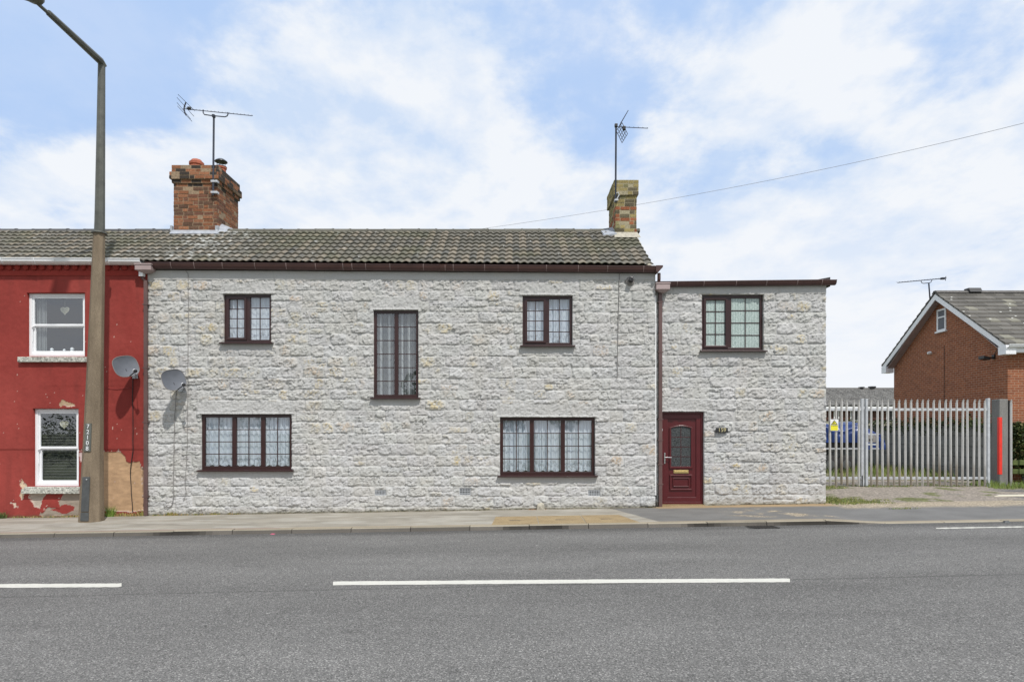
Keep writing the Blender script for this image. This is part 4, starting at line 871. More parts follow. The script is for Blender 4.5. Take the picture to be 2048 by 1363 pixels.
# ------------------------------------------------------------------ front door
def front_door():
    x0, x1, z0, z1 = DOOR; z0 = float(gz(x0+.4, 0))+.035
    yf = EY+.06
    dr = MB().frame(x0, x1, z0, z1, .055, yf, yf+.07).build('door', M_MARD, house, bev=.006)
    a0, a1, b0, b1 = x0+.055, x1-.055, z0+.055, z1-.055
    m = MB().box(a0, a1, yf+.035, yf+.075, b0, b1); m.frame(a0, a1, b0, b1, .105, yf+.012, yf+.036)
    m.build('door_leaf', M_MARD, dr, bev=.007)
    kx = (x1-x0)/(1408-1323); P = lambda px: x0+(px-1323)*kx; kz = (z1-z0)/(1010-823); Q = lambda py: z1-(py-823)*kz
    # crop scale 5.452: arched glazed panel
    def arch(l, r, b, t, rise, n=10):
        pts = [(l, b), (r, b), (r, t)]
        for i in range(1, n): f = i/n; pts.append((r+(l-r)*f, t+rise*math.sin(math.pi*f)))
        pts.append((l, t)); return pts
    L_, R_, B_, T_ = P(1344), P(1383.5), Q(933.5), Q(856)
    m = MB().ring(arch(L_-.045, R_+.045, B_-.05, T_+.015, .055), arch(L_, R_, B_, T_, .045), yf+.004, yf+.04)
    o2 = arch(L_-.08, R_+.08, B_-.10, T_+.0, .06)
    m.build('moulding', M_MARD, dr, bev=.010)
    pane = MB(); ap = arch(L_, R_, B_, T_, .045); pane.add([(x, yf+.031, z) for x, z in ap], [tuple(range(len(ap)))]); pane.build('pane', M_DG, dr)
    b = MB(); xm = (L_+R_)/2; b.box(xm-.004, xm+.004, yf+.024, yf+.030, B_, T_+.04)
    for j in range(1, 4): z = B_+(T_+.02-B_)*j/4; b.box(L_, R_, yf+.0245, yf+.0295, z-.004, z+.004)
    b.each('glazing_bar', M_MARD, dr)
    # lower raised panel
    l, r, bt, tp = P(1341), P(1387), Q(982), Q(950)
    m = MB().frame(l, r, bt, tp, .035, yf+.006, yf+.04).frame(l+.075, r-.075, bt+.08, tp-.07, .022, yf+.010, yf+.04)
    m.build('moulding', M_MARD, dr, bev=.010)
    lb = MB().box(P(1349), P(1379), yf+.018, yf+.04, Q(947.5), Q(941)).build('letterbox', M_GOLD, dr, bev=.004)
    MB().box(P(1351), P(1377), yf+.012, yf+.019, Q(945.8), Q(942.7)).build('flap', M_GOLD, lb, bev=.002)
    h = MB().box(P(1329.5), P(1332), yf-.002, yf+.014, Q(928), Q(906)); h.tube([(P(1331), yf+.0, Q(915)), (P(1331), yf-.045, Q(915)), (P(1337), yf-.05, Q(915)), (P(1343.5), yf-.045, Q(915.3))], .010, 8)
    h.build('handle', M_CHR, dr, sm=False, bev=.003)
    MB().box(x0-.02, x1+.03, EY-.03, EY+.14, -.1, z0-.001).build('door_step', M_FLAG, house)
    MB().box(P(1323.5), P(1326), yf-.02, yf+.01, Q(861.5), Q(857)).build('latch_plate', M_WHT, dr)
M_DG = plain('dark obscure glass', (0.05, 0.055, 0.055), 0.12, var=0.8, nscale=38, bmp=1.0, bscale=45)
front_door()

def text_mesh(txt, size, name, mat, parent, loc, depth=0.002, align='CENTER', loc2=None, space=1.0, sx=1.0, bold=0.0):
    cu = bpy.data.curves.new('t', 'FONT'); cu.body = txt; cu.size = size; cu.extrude = depth; cu.align_x = align; cu.align_y = 'CENTER'; cu.space_line = space; cu.offset = bold
    to = bpy.data.objects.new('t', cu); C.objects.link(to); bpy.context.view_layer.update()
    me = bpy.data.meshes.new_from_object(to.evaluated_get(bpy.context.evaluated_depsgraph_get())); bpy.data.objects.remove(to)
    me.transform(Matrix.Rotation(R(90), 4, 'X') @ Matrix.Diagonal((sx, 1, 1, 1))); me.transform(Matrix.Translation(Vector(loc)))
    me.materials.clear(); me.materials.append(mat); o = bpy.data.objects.new(name, me); put(o, parent); return o
# house number
nx, nz_ = WX(1443, ED-.05), WZ(859.5, ED-.05)
pl_ = MB().box(nx-.135, nx+.135, EY-.092, EY-.060, nz_-.055, nz_+.055).build('house_number_plate', M_BLK, None, bev=.006)
tag(pl_, 'black plate with gold number 159 on the stone wall beside the front door', 'house number')
text_mesh('159', .125, 'numeral', plain('dull gold paint', (.50, .44, .24), .5), pl_, (nx, EY-.094, nz_), .003)
MB().box(nx-.10, nx+.10, EY-.0595, EY+.01, nz_-.03, nz_+.03).build('backing', M_BLK, pl_)

# alarm / light fitting and loose cables on the wall
am = empty('wall_light', (WX(1259), -.08, WZ(563)), 'round grey wall light fitting high up under the eave near the hopper', 'wall light')
c = (WX(1259.5), 0, WZ(563)); m = MB().lathe([(.105, -.0), (.10, .04), (.07, .055), (.06, .09), (.055, .10)], c, 20, Vector((0, -1, 0))); m.build('base', M_CABG, am, sm=True)
MB().lathe([(.055, .09), (.058, .14), (.04, .16), (.01, .165)], c, 16, Vector((0, -1, 0))).build('lamp_head', M_BLK, am, sm=True)
MB().lathe([(.03, .0), (.032, .05), (.01, .055)], (c[0]+.02, -.12, c[2]+.045), 12, Vector((.1, -1, .4))).build('sensor', M_BLK, am, sm=True)
def wirepts(pix, y, jit=0.6, seed=0, d=D, sub=5):
    rr = random.Random(seed); out = []
    for (a, b), (c_, e) in zip(pix[:-1], pix[1:]):
        for i in range(sub): f = i/sub; out.append((WX(a+(c_-a)*f+rr.uniform(-jit, jit), d), y, WZ(b+(e-b)*f, d)))
    out.append((WX(pix[-1][0], d), y, WZ(pix[-1][1], d))); return out
def cable(name, pts, r, mat, label, cat='cable'):
    return tag(MB().tube(pts, r, 6).build(name, mat, sm=True), label, cat)
cable('cable', wirepts([(372, 541), (378, 548), (379, 600), (378, 700), (377, 860), (375, 930), (372, 968), (375, 985), (369, 1000)], -.045, .5, 1), .007, M_CABG, 'thin grey cable dropping from the eave past the satellite dish on the stone wall')
cable('cable', wirepts([(1238, 545), (1237, 600), (1235, 680), (1234, 752), (1232, 757)], -.05, .4, 2), .008, M_CABG, 'thin grey cable dropping from the eave beside the wall light')
cable('cable', wirepts([(355, 780), (352, 830), (350, 900), (349, 975), (350, 990), (346, 1010), (338, 1014), (331, 1012), (330, 1006)], -.05, .5, 3), .009, M_CABG, 'grey dish cable ending in a loose curl at the foot of the stone wall')
cable('cable', wirepts([(377, 764), (450, 759), (560, 761), (590, 761)], -.045, .1, 3), .006, M_CABG, 'thin grey cable running sideways from the dish across the stone wall')
cable('cable', wirepts([(268, 754), (267, 800), (268, 900), (262, 945), (265, 990), (267, 1022)], -.035, .5, 4), .010, M_CAB, 'black dish cable hanging down the red wall to the weeds')
cable('cable', wirepts([(207, 776), (235, 778), (262, 776), (265, 771)], -.03, .0, 4), .007, plain('red painted cable', (.25, .03, .025), .7), 'red painted cable running sideways to the dish on the red wall')
# small white stone block lump at the wall foot
sx_ = WX(1081, D-.12); tag(MB().add(*(lambda: ([(sx_+a, -.16+b, S*sx_+.01+c_) for a, b, c_ in [(-.085,0,0),(.09,0,0),(.10,.14,0),(-.09,.14,0),(-.075,.01,.13),(.08,.005,.14),(.08,.13,.15),(-.07,.13,.13),(-.02,-.02,.08),(.0,.05,.175)]], [(0,1,8),(1,5,8),(5,4,8),(4,0,8),(1,2,6,5),(2,3,7,6),(3,0,4,7),(4,5,9),(5,6,9),(6,7,9),(7,4,9)]))()).build('stone_lump', M_MORT, bev=.012), 'pale block of stone standing on the pavement against the wall', 'stone')

# ------------------------------------------------------------------ red house
red = empty('red_house', (-12, 1, 0), 'terraced house painted dark red with white sash windows and peeling patches', 'house')
RX0, RX1 = -17.0, WX(296.5)
S1, S2 = quad_rect(55, 171, 586, 712), quad_rect(67, 158, 817, 972)
def inpoly(X, Z, pts):
    c = np.zeros(X.shape, bool); n = len(pts)
    for i in range(n):
        x1, z1 = pts[i]; x2, z2 = pts[(i+1) % n]
        k = ((z1 > Z) != (z2 > Z)) & (X < (x2-x1)*(Z-z1)/(z2-z1+1e-12)+x1); c ^= k
    return c
def red_fn(X, Z):
    base = np.array([0.262, 0.042, 0.034]); col = np.empty(X.shape+(3,)); col[:] = base
    PX = 1024+X*F/D; PY = HY-(Z-H)*F/D
    h = 0.010*fbm(X, Z, 3.0, 3, 2)+0.006*fbm(X, Z, 16, 3, 3)
    h += 0.014*sst(899.5, 897.5, PY)+0.010*sst(773, 770, PY)*sst(70, 120, PX)*0.4
    h += 0.012*sst(553.5, 551, PY)
    k = (sst(.42, .66, fbm(X, Z*0.5, .9, 4, 5))*0.45)[..., None]; col = col*(1-k)+np.array([0.34, 0.065, 0.052])*k
    k = (sst(.5, .7, fbm(X*3, Z*.35, 1.4, 4, 3))*0.30)[..., None]; col = col*(1-k)+np.array([0.15, 0.032, 0.026])*k
    wob = 7*(fbm(X, Z, 7, 4, 6)-0.5)
    def patch(pts, c, depth=0.012, ragged=1.0):
        nonlocal col, h
        m = inpoly(PX+wob*ragged, PY+wob*ragged*(vn(X, Z, 5, 1)-.3)*2, pts); mm = m[..., None]; tx = 0.75+0.5*fbm(X, Z*3, 8, 4, 4)[..., None]
        f2 = inpoly(PX+wob*4+9*(vn(X, Z, 9, 2)-.5), PY+wob*4+16*(vn(X, Z, 7, 4)-.5), pts) & ~m & (vn(X, Z, 26, 5) > .66)
        fr = inpoly(PX+wob*ragged+2.0*(vn(X, Z, 20, 1)-.5), PY+wob*ragged*(vn(X, Z, 5, 1)-.3)*2-1.6, pts) & ~m
        col = np.where(mm, np.array(c)*tx, col); h = np.where(m, h-depth, h)
        col = np.where((fr | f2)[..., None], np.array((.50, .40, .34))*tx, col); h = np.where(f2, h-.006, h)
    tan = (.46, .30, .175)
    patch([(198, 904), (240, 903), (250, 912), (253, 924), (268, 924), (280, 922), (281, 935), (290, 938), (290, 1018), (262, 1022), (196, 1018)], tan, .016, .25)
    patch([(283, 936), (297, 936), (297, 1012), (286, 1020)], (.27, .18, .12), .016, .3)
    patch([(40, 968), (46, 958), (48, 966), (55, 972), (49, 976), (48, 995), (42, 997), (40, 988), (43, 978)], (.55, .43, .30), .014)
    patch([(62, 986), (96, 984), (86, 998), (80, 1014), (70, 1012), (64, 998)], (.40, .34, .28), .014, 1.5)
    patch([(126, 985), (162, 986), (168, 1028), (84, 1032), (98, 1014), (116, 1016), (120, 1004)], (.30, .25, .20), .012, 2.2)
    patch([(114, 800), (126, 798), (136, 804), (148, 806), (150, 811), (120, 811)], (.42, .30, .19), .010, 5.0)
    patch([(26, 1006), (32, 1005), (33, 1012), (28, 1013)], (.60, .48, .38), .010, .5)
    patch([(158, 905), (164, 903), (166, 918), (160, 921)], (.55, .42, .40), .010)
    m = inpoly(PX+wob*1.5, PY+wob, [(100, 1018), (128, 1008), (150, 1012), (148, 1022), (124, 1026)])[..., None]; col = np.where(m, base, col)
    sp = (vn(X, Z, 31, 3) > .965) & (fbm(X, Z, 1.4, 2, 4) > .52); col = np.where(sp[..., None], np.array([.52, .38, .32]), col)
    zg = S*X+.02; k = (sst(.09, .0, Z-zg+.08*(fbm(X, Z, 6, 3, 4)-.5))*.7)[..., None]; col = col*(1-k)+np.array([.12, .085, .05])*k
    return h, col
relief_wall('wall', RX0, RX1, -0.45, WZ(528), 0, [S1, S2], red_fn, M_RED, red, step=0.0165, depth=.16)
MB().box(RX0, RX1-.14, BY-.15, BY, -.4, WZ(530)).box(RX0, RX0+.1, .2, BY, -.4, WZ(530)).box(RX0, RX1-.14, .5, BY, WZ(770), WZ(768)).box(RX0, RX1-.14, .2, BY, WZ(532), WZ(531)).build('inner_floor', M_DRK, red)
# dentil course: rounded brick ends under the gutter
m = MB(); rr = random.Random(6)
x = RX0; dm = MB()
red_c = (.28, .038, .029)
m.box(RX0, RX1-.04, -.035, .0, WZ(541), WZ(526), red_c); m.box(RX0, RX1-.02, -.045, .0, WZ(551.5), WZ(541.5), (.30, .041, .031))
i = 0
for i in range(40):
    px = 285-i*16.4
    if WX(px) < RX0: break
    w, zc = .068, WZ(535.8)+rr.uniform(-.004, .004)
    dm.lathe([(w*.95, .0), (w, .05), (w*.9, .075), (w*.5, .088), (.005, .092)], (WX(px), -.0, zc), 10, Vector((0, -1, 0)), col=red_c)
m.build('cornice', M_RED, red); dm.each('dentil', M_RED, red, sm=True)
zr0 = WZ(517, D-.2)
o = tile_roof('roof', RX0, XL0+.02, (-0.20, WZ(518, D-.2)), EAVL, (RID[0], RID[1]+.02), RID, red, 9, pitch=.166, lichen=lambda X: 0.12+0.0*X)
md = o.modifiers.new('solid', 'SOLIDIFY'); md.thickness = 0.03; md.offset = -1
ridge(RX0, WX(347, RD), red, 4, (.085, .085, .085), .45); back_slope(RX0, XL0-.01, red)
MB().box(RX0, WX(291), -.05, .10, WZ(529.5), WZ(520)).build('fascia', M_WHT, red)
gutter(RX0, WX(292), WZ(515.5, D-.18), WZ(518.5, D-.18), -.05, red, M_WHT, [WX(p) for p in (20, 84, 125, 230)], hgt=.115, out=.21, bmat=M_WHT)
hopper(WX(291.5, D-.12), -.11, WZ(529, D-.12), .36, .20, .26, red, M_HOP)
MB().box(WX(286), WX(293.5), -.17, -.06, WZ(555), WZ(547)).build('pipe_socket', M_WHT, red)
MB().tube([(WX(289.5), -.11, WZ(553)), (WX(290), -.11, WZ(558)), (WX(295), -.07, WZ(564)), (WX(295.5), -.07, WZ(570))], .036, 10).build('downpipe', M_GUT, red, sm=True)
downpipe(WX(295.6), -.075, WZ(562), S*-8.3+.03, red, M_PIPE, w=.037, clips=[WZ(y) for y in (610, 736, 844, 992)])
def sash_window(rect, label, blind=False):
    x0, x1, z0, z1 = rect; y = .05
    w = MB().frame(x0, x1, z0, z1, .065, y, y+.08, .07).build('window', M_WHT, red, bev=.006); w['label'] = label
    zm = z0+(z1-z0)*.485; a0, a1 = x0+.065, x1-.065
    MB().frame(a0+.0, a1-.0, zm, z1-.065, .042, y+.018, y+.055, .05).build('upper_sash', M_WHT, w, bev=.005)
    MB().frame(a0+.0, a1-.0, z0+.07, zm+.02, .050, y+.045, y+.09, .06).build('lower_sash', M_WHT, w, bev=.005)
    MB().add([(a0,y+.035,zm),(a1,y+.035,zm),(a1,y+.035,z1-.06),(a0,y+.035,z1-.06)], [(0,1,2,3)]).add([(a0,y+.07,z0+.07),(a1,y+.07,z0+.07),(a1,y+.07,zm),(a0,y+.07,zm)], [(0,1,2,3)]).build('pane', M_GLASS2, w)
    b = MB().box(a0-.004, a0+.012, y+.01, y+.02, zm-.35, zm-.03).tube([(a0+.01, y+.0, zm-.03), (a0+.04, y+.0, zm-.0)], .018, 8); b.build('catch', M_WHT, w)
    return w
M_GLASS2 = glassmat('sash glass', (0.9, .94, .95), 2.6, .012, .06)
w = sash_window(S1, 'upper white sash window of the red house')
MB().box(WX(41), WX(178), -.10, .05, WZ(724.5), WZ(714)).build('sill', M_SILLW, w, bev=.012)
w = sash_window(S2, 'lower white sash window of the red house')
MB().box(WX(48), WX(163), -.10, .05, WZ(986), WZ(976.5)).box(WX(52), WX(163), -.06, .055, WZ(976.6), WZ(972.5)).build('sill', M_SILLW, w, bev=.01)
x0, x1, z0, z1 = S2; m = MB(); n = 46
for i in range(n):
    z = z0+.08+i*(z1-z0-.12)/n; m.hexa([(x0+.05, .20, z), (x1-.05, .20, z), (x1-.05, .222, z+.010), (x0+.05, .222, z+.010), (x0+.05, .20, z+.001), (x1-.05, .20, z+.001), (x1-.05, .222, z+.011), (x0+.05, .222, z+.011)])
tag(m.build('venetian_blind', M_BLIND), 'grey venetian blind behind the lower sash window of the red house', 'blind')
def heart(xc, zc, y, s, label):
    pts = []
    m = MB(); rr = random.Random(5)
    def hp(t, k): return (xc+k*s*16*math.sin(t)**3/17, y+rr.uniform(-.006, .006), zc+k*s*(13*math.cos(t)-5*math.cos(2*t)-2*math.cos(3*t)-math.cos(4*t))/17)
    for k in (1, .9, .78, .62, .42): m.tube([hp(i/24*2*math.pi, k) for i in range(25)], .0045, 5)
    for i in range(26):
        a, b = rr.uniform(0, 6.28), rr.uniform(0, 6.28); m.tube([hp(a, rr.uniform(.5, 1)), hp(b, rr.uniform(.3, .9))], .004, 4)
    m.tube([(xc, y, zc+s*.4), (xc, y, zc+s*2.1)], .002, 4)
    tag(m.build('heart_ornament', M_CREAM), label, 'ornament', 'hanging heart ornaments')
heart(WX(121), WZ(618), .145, .105, 'pale wicker heart hanging in the upper sash window of the red house')
heart(WX(119), WZ(848), .155, .105, 'pale wicker heart hanging in the lower sash window of the red house')
for k, (px, s) in enumerate(((92, 1.0), (117, .8), (133, 1.1), (165, .9))):
    m = MB().lathe([(.03*s, 0), (.045*s, .02), (.03*s, .05*s), (.04*s, .075*s), (.03*s, .10*s), (.005, .115*s)], (WX(px), .19, S1[2]+.10), 10)
    tag(m.build('figurine', M_WHT, sm=True), ['small white figurine at the left end of the upper sash window ledge', 'short round white figurine left of the middle of the sash window ledge', 'tallest white figurine right of the middle of the sash window ledge', 'small white figurine at the right end of the upper sash window ledge'][k], 'figurine', 'figurines on the upper window ledge')
r_ = (S1[0]+.05, S1[0]+.30, S1[2]+.05, S1[3]); curtain('side_curtain', r_, .06, 'pale curtain gathered at the left of the upper sash window', M_SHEER, 8, False, 3, group='curtains in the red house')
MB().box(S1[0], S1[1], .95, .98, S1[2]-.1, S1[2]+.02).build('window_board', M_WHT, red)

# ------------------------------------------------------------------ satellite dishes
def dish(px, py, out, label, s=1.0):
    c = Vector((WX(px, D-out), -out, WZ(py, D-out))); root = empty('satellite_dish', (c.x, 0, c.z-.2), label, 'satellite dish', 'satellite dishes')
    n = Vector((.80, -.56, .22)).normalized(); up = Vector((0, 0, 1)); up = (up-n*up.dot(n)); up.normalize(); rt = n.cross(up)*-1
    # tip the dish about its axis
    a = R(-14); up, rt = up*math.cos(a)+rt*math.sin(a), rt*math.cos(a)-up*math.sin(a)
    rx, rz, dep = .285*s, .245*s, .055*s; m = MB(); rings = 8; seg = 36; vs = []; fs = []
    for side in (0, 1):
        base = len(vs)
        for i in range(rings+1):
            r = i/rings
            for k in range(seg):
                t = 2*math.pi*k/seg; sq = 1+0.05*math.cos(4*t)*-1
                vs.append(c+rt*(rx*r*sq*math.cos(t))+up*(rz*r*sq*math.sin(t))+n*(dep*(r*r-1)-side*.006))
        for i in range(rings):
            for k in range(seg):
                k2 = (k+1) % seg; q = (base+i*seg+k, base+i*seg+k2, base+(i+1)*seg+k2, base+(i+1)*seg+k); fs.append(q if side == 0 else q[::-1])
    A = rings*seg; B = (rings+1)*seg+rings*seg
    for k in range(seg): k2 = (k+1) % seg; fs.append((A+k, A+k2, B+k2, B+k))
    m.add(vs, fs).build('dish', M_DISH, root, sm=True)
    rim = MB().tube([c+rt*(rx*(1-.05*math.cos(4*t))*math.cos(t))+up*(rz*(1-.05*math.cos(4*t))*math.sin(t)) for t in [2*math.pi*i/48 for i in range(49)]], .007, 6, cap=False); rim.build('rim', M_CABG, root, sm=True)
    bot = c-up*rz*.93-n*.01; lnb = c+n*.30*s-up*.20*s
    m = MB().tube([c-n*.06-up*.05, bot-n*.03, bot+n*.02, lnb-n*.02], .012, 8); m.build('arm', M_BLK, root, sm=True)
    ax = (c+up*.0-lnb).normalized(); m = MB().lathe([(.028, .0), (.036, .02), (.036, .05), (.030, .06), (.030, .065)], lnb-ax*.02, 14, ax)
    l = m.build('receiver', M_BLK, root, sm=True); MB().lathe([(.032, .062), (.034, .075), (.02, .08)], lnb-ax*.02, 14, ax).build('receiver_cap', M_WHT, l, sm=True)
    m = MB().tube([c-n*.05-up*.08, c-n*.14-up*.10, (c.x-.02, -.03, c.z-.14)], .016, 8); m.box(c.x-.08, c.x+.04, -.045, -.02, c.z-.24, c.z-.05); m.build('wall_bracket', M_STEEL, root)
    MB().tube([lnb, lnb-Vector((.02, 0, .06)), lnb-Vector((.04, -.08, .08)), (c.x+.03, -.1, c.z-.25)], .006, 6).build('lead', M_CAB, root, sm=True)
    return root
dish(252, 732, .42, 'grey oval satellite dish mounted on the red wall')
dish(348, 759, .40, 'grey oval satellite dish mounted on the pale stone wall')

# ------------------------------------------------------------------ TV aerials
def yagi(root, c, dirx, L_, n, el, refl=True, boom=.010, zl=.0, tilt=Vector((.25, .9, .25))):
    """boom from c along dirx; elements along tilt"""
    b = MB().tube([c, c+dirx*L_], boom, 6); b.build('boom', M_AER, root)
    m = MB(); t = tilt.normalized()
    for i in range(n): p = c+dirx*(L_*(0.14+0.86*i/(n-1))); m.tube([p-t*el/2+Vector((0,0,.012)), p+t*el/2+Vector((0,0,.012))], .005, 5)
    m.each('director_element', M_AER, root)
r = 'tv_aerial'
ad = cdl-.02
mx, mz = WX(428, ad), WZ(233, ad)
A1 = empty('tv_aerial', (mx, ly0-.06, ltop-.6), 'long many-element television aerial on a mast by the big red brick chimney', 'aerial', 'television aerials on masts')
MB().tube([(WX(428, ad), ly0-.07, WZ(392, ad)), (WX(429.5, ad), ly0-.07, WZ(233, ad))], .026, 8).build('mast', M_AER, A1, sm=True)
MB().box(WX(424, ad), WX(437, ad), ly0-.10, ly0+.02, WZ(388, ad), WZ(384, ad)).box(WX(424, ad), WX(437, ad), ly0-.10, ly0+.02, WZ(366, ad), WZ(362, ad)).each('mast_bracket', M_STEEL, A1)
a0 = Vector((WX(368, ad), ly0-.07, WZ(219.5, ad))); a1 = Vector((WX(506, ad), ly0-.07, WZ(233.5, ad))); dv = (a1-a0); Lb = dv.length; dv.normalize()
yagi(A1, a0, dv, Lb, 17, .16, tilt=Vector((-.35, .55, .42)))
q = lambda x, z: Vector((WX(x, ad), ly0-.08, WZ(z, ad)))
MB().tube([q(408.5, 222), q(408.6, 228), q(411, 231.5), q(425, 233.5), q(452, 236), q(456, 234.5), q(458, 231), q(457.8, 227)], .014, 7).box(q(427, 0).x, q(432, 0).x, ly0-.12, ly0-.04, WZ(237, ad), WZ(232, ad)).build('cradle', M_AER, A1, sm=True)
m = MB().tube([q(374, 207.5), q(371, 216), q(370.5, 221), q(372, 227), q(374.5, 233)], .017, 7)
for (x1_, z1_, x2_, z2_) in ((363, 196, 388, 220), (361, 202, 386, 231), (361, 212, 379, 236), (362, 219, 382, 241)): m.tube([q(x1_, z1_)-Vector((0, .12, 0)), q(x2_, z2_)+Vector((0, .12, 0))], .006, 5)
m.build('reflector', M_AER, A1); MB().box(q(377, 0).x, q(384, 0).x, ly0-.11, ly0-.03, WZ(221.5, ad), WZ(216, ad)).build('dipole_box', M_BLK, A1, bev=.02)
ad2 = cdr-.04; q2 = lambda x, z, y=0: Vector((WX(x, ad2), ry0-.05+y, WZ(z, ad2)))
A2 = empty('tv_aerial', q2(1231, 400), 'short television aerial with grid reflector on a mast by the narrow yellow chimney', 'aerial', 'television aerials on masts')
MB().tube([q2(1231, 405), q2(1232, 250)], .024, 8).build('mast', M_AER, A2, sm=True)
MB().tube([q2(1231, 388), q2(1236, 385), q2(1238, 390), q2(1231, 403)], .016, 6).box(q2(1229, 0).x, q2(1236, 0).x, ry0-.09, ry0+.02, WZ(402, ad2), WZ(399, ad2)).build('mast_bracket', M_STEEL, A2)
yagi(A2, q2(1232, 254), (q2(1295, 257)-q2(1232, 254)).normalized(), (q2(1295, 257)-q2(1232, 254)).length, 7, .15, tilt=Vector((.03, .75, .5)))
m = MB()
g0, g1, g2, g3 = q2(1232.5, 262), q2(1244, 246), q2(1255, 268), q2(1244, 286)   # lower lozenge grid
for i in range(5):
    f = i/4; m.tube([g0.lerp(g1, f), g3.lerp(g2, f)], .008, 5); m.tube([g0.lerp(g3, f), g1.lerp(g2, f)], .008, 5)
h0, h1, h2, h3 = q2(1236, 257), q2(1241, 247), q2(1256.5, 221), q2(1252, 229)
for i in range(3): f = i/2; m.tube([h0.lerp(h1, f), h3.lerp(h2, f)], .009, 5)
for i in range(4): f = i/3; m.tube([h0.lerp(h3, f), h1.lerp(h2, f)], .006, 5)
m.build('reflector', M_AER, A2); MB().box(q2(1245, 0).x, q2(1251, 0).x, ry0-.09, ry0-.01, WZ(261, ad2), WZ(253, ad2)).box(q2(1229, 0).x, q2(1235, 0).x, ry0-.09, ry0-.01, WZ(255, ad2), WZ(248, ad2)).build('dipole_box', M_BLK, A2, bev=.015)
dd = 23.4; q3 = lambda x, z, y=0: Vector((WX(x, dd), dd-D+y, WZ(z, dd)))
A3 = empty('tv_aerial', q3(1861, 607), 'long television aerial above the gable of the brick house', 'aerial', 'television aerials on masts')
MB().tube([q3(1857.5, 565), q3(1860.5, 604), q3(1868, 616, .1), q3(1874, 624, .2)], .024, 7).build('mast', M_AER, A3, sm=True)
yagi(A3, q3(1893, 556), (q3(1795, 565)-q3(1893, 556)).normalized(), (q3(1795, 565)-q3(1893, 556)).length, 16, .17, tilt=Vector((.0, .9, .25)), boom=.013)
MB().tube([q3(1842, 561), q3(1843, 565), q3(1847, 566.5), q3(1858, 565.5), q3(1862, 564), q3(1864, 559.5)], .013, 6).build('cradle', M_AER, A3)
MB().tube([q3(1892, 552.5), q3(1890.5, 556), q3(1891, 561)], .013, 6).box(q3(1882, 0).x, q3(1889, 0).x, dd-D-.05, dd-D+.05, WZ(558.5, dd), WZ(555, dd)).build('reflector', M_AER, A3)

# overhead cable
def q4(px, py, d): return Vector((WX(px, d), d-D, WZ(py, d)))
pts = []
for i in range(41):
    f = i/40; px = 930+f*(2150-930); py = 462-(px-930)*0.135-0.000052*(px-930)**2+0; d = 34-14*f
    pts.append(q4(px, py, d))
cable('overhead_cable', pts, .008, plain('faded grey cable', (.34, .34, .37), .8), 'long thin cable crossing the sky behind the chimneys to the right')

# ------------------------------------------------------------------ street lamp
LD = 14.0; ly = LD-D
lamp = empty('street_lamp', (WX(183, LD), ly, S*-9+.01), 'tall street lamp with a wide concrete lower column and cranked arm', 'street lamp')
def octa(m, stations, n=8, rot=0.5, dep=1.0):
    vs = []; fs = []
    for (xc, yc, z, w, dp) in stations:
        for k in range(n):
            a = 2*math.pi*(k+rot)/n; vs.append((xc+w/2*math.cos(a), yc+dp/2*math.sin(a), z))
    for i in range(len(stations)-1):
        for k in range(n): k2 = (k+1) % n; fs.append((i*n+k, i*n+k2, (i+1)*n+k2, (i+1)*n+k))
    fs += [tuple(range(n-1, -1, -1)), tuple(range((len(stations)-1)*n, len(stations)*n))]
    return m.add(vs, fs)
def st(l, r_, py, dp=None):
    w = (r_-l)*LD/F; return (WX((l+r_)/2, LD), ly, WZ(py, LD), w*1.0, dp if dp else w*.95)
m = octa(MB(), [st(159, 206, 1046), st(159.5, 206, 1040), st(164, 205, 960), st(168, 205, 890), st(177, 206, 700), st(184, 208.5, 540), st(187.5, 209, 466)])
m.build('column_base', M_CONC, lamp, bev=.012)
m = octa(MB(), [st(189, 208.8, 466.5), st(190, 209, 440), st(193, 209.5, 300), st(196.5, 210, 127)]); m.lathe([(.155, 0), (.155, .03), (.12, .04)], (WX(198.6, LD), ly, WZ(467.5, LD)), 8)
m.build('shaft', M_POST, lamp, bev=.006)
tx, tz = WX(204, LD), WZ(128, LD)
m = MB().tube([(tx, ly+.03, tz-.04), (tx, ly-.05, tz+.03), (tx, ly-1.62, tz+.06)], [.085, .075, .055], 8); m.box(tx-.03, tx+.03, ly-1.6, ly-.1, tz+.07, tz+.10); m.build('arm', M_POST, lamp)
m = MB().tube([(tx, ly-1.55, tz+.05), (tx, ly-1.95, tz+.05)], .032, 10); m.build('spigot', M_POST, lamp, sm=True)
vs = []; prof = [(0, .05, .05), (.06, .13, .09), (.2, .19, .13), (.42, .20, .14), (.62, .16, .11), (.74, .08, .05), (.77, .01, .01)]
m = MB(); fs = []; nn = 16
for (u, w, hgt) in prof:
    for k in range(nn):
        a = 2*math.pi*k/nn; vs.append((tx+w*math.cos(a), ly-1.83-u, tz+.10+hgt*math.sin(a)*(1.0 if math.sin(a) > 0 else .75)))
for i in range(len(prof)-1):
    for k in range(nn): k2 = (k+1) % nn; fs.append((i*nn+k, i*nn+k2, (i+1)*nn+k2, (i+1)*nn+k))
fs += [tuple(range(nn-1, -1, -1)), tuple(range((len(prof)-1)*nn, len(prof)*nn))]
lh = m.add(vs, fs).build('lamp_head', M_POST, lamp, sm=True)
MB().lathe([(.13, 0), (.12, -.05), (.05, -.075), (.01, -.08)], (tx, ly-2.2, tz+.02), 16).build('lens', M_PLATE, lh, sm=True)
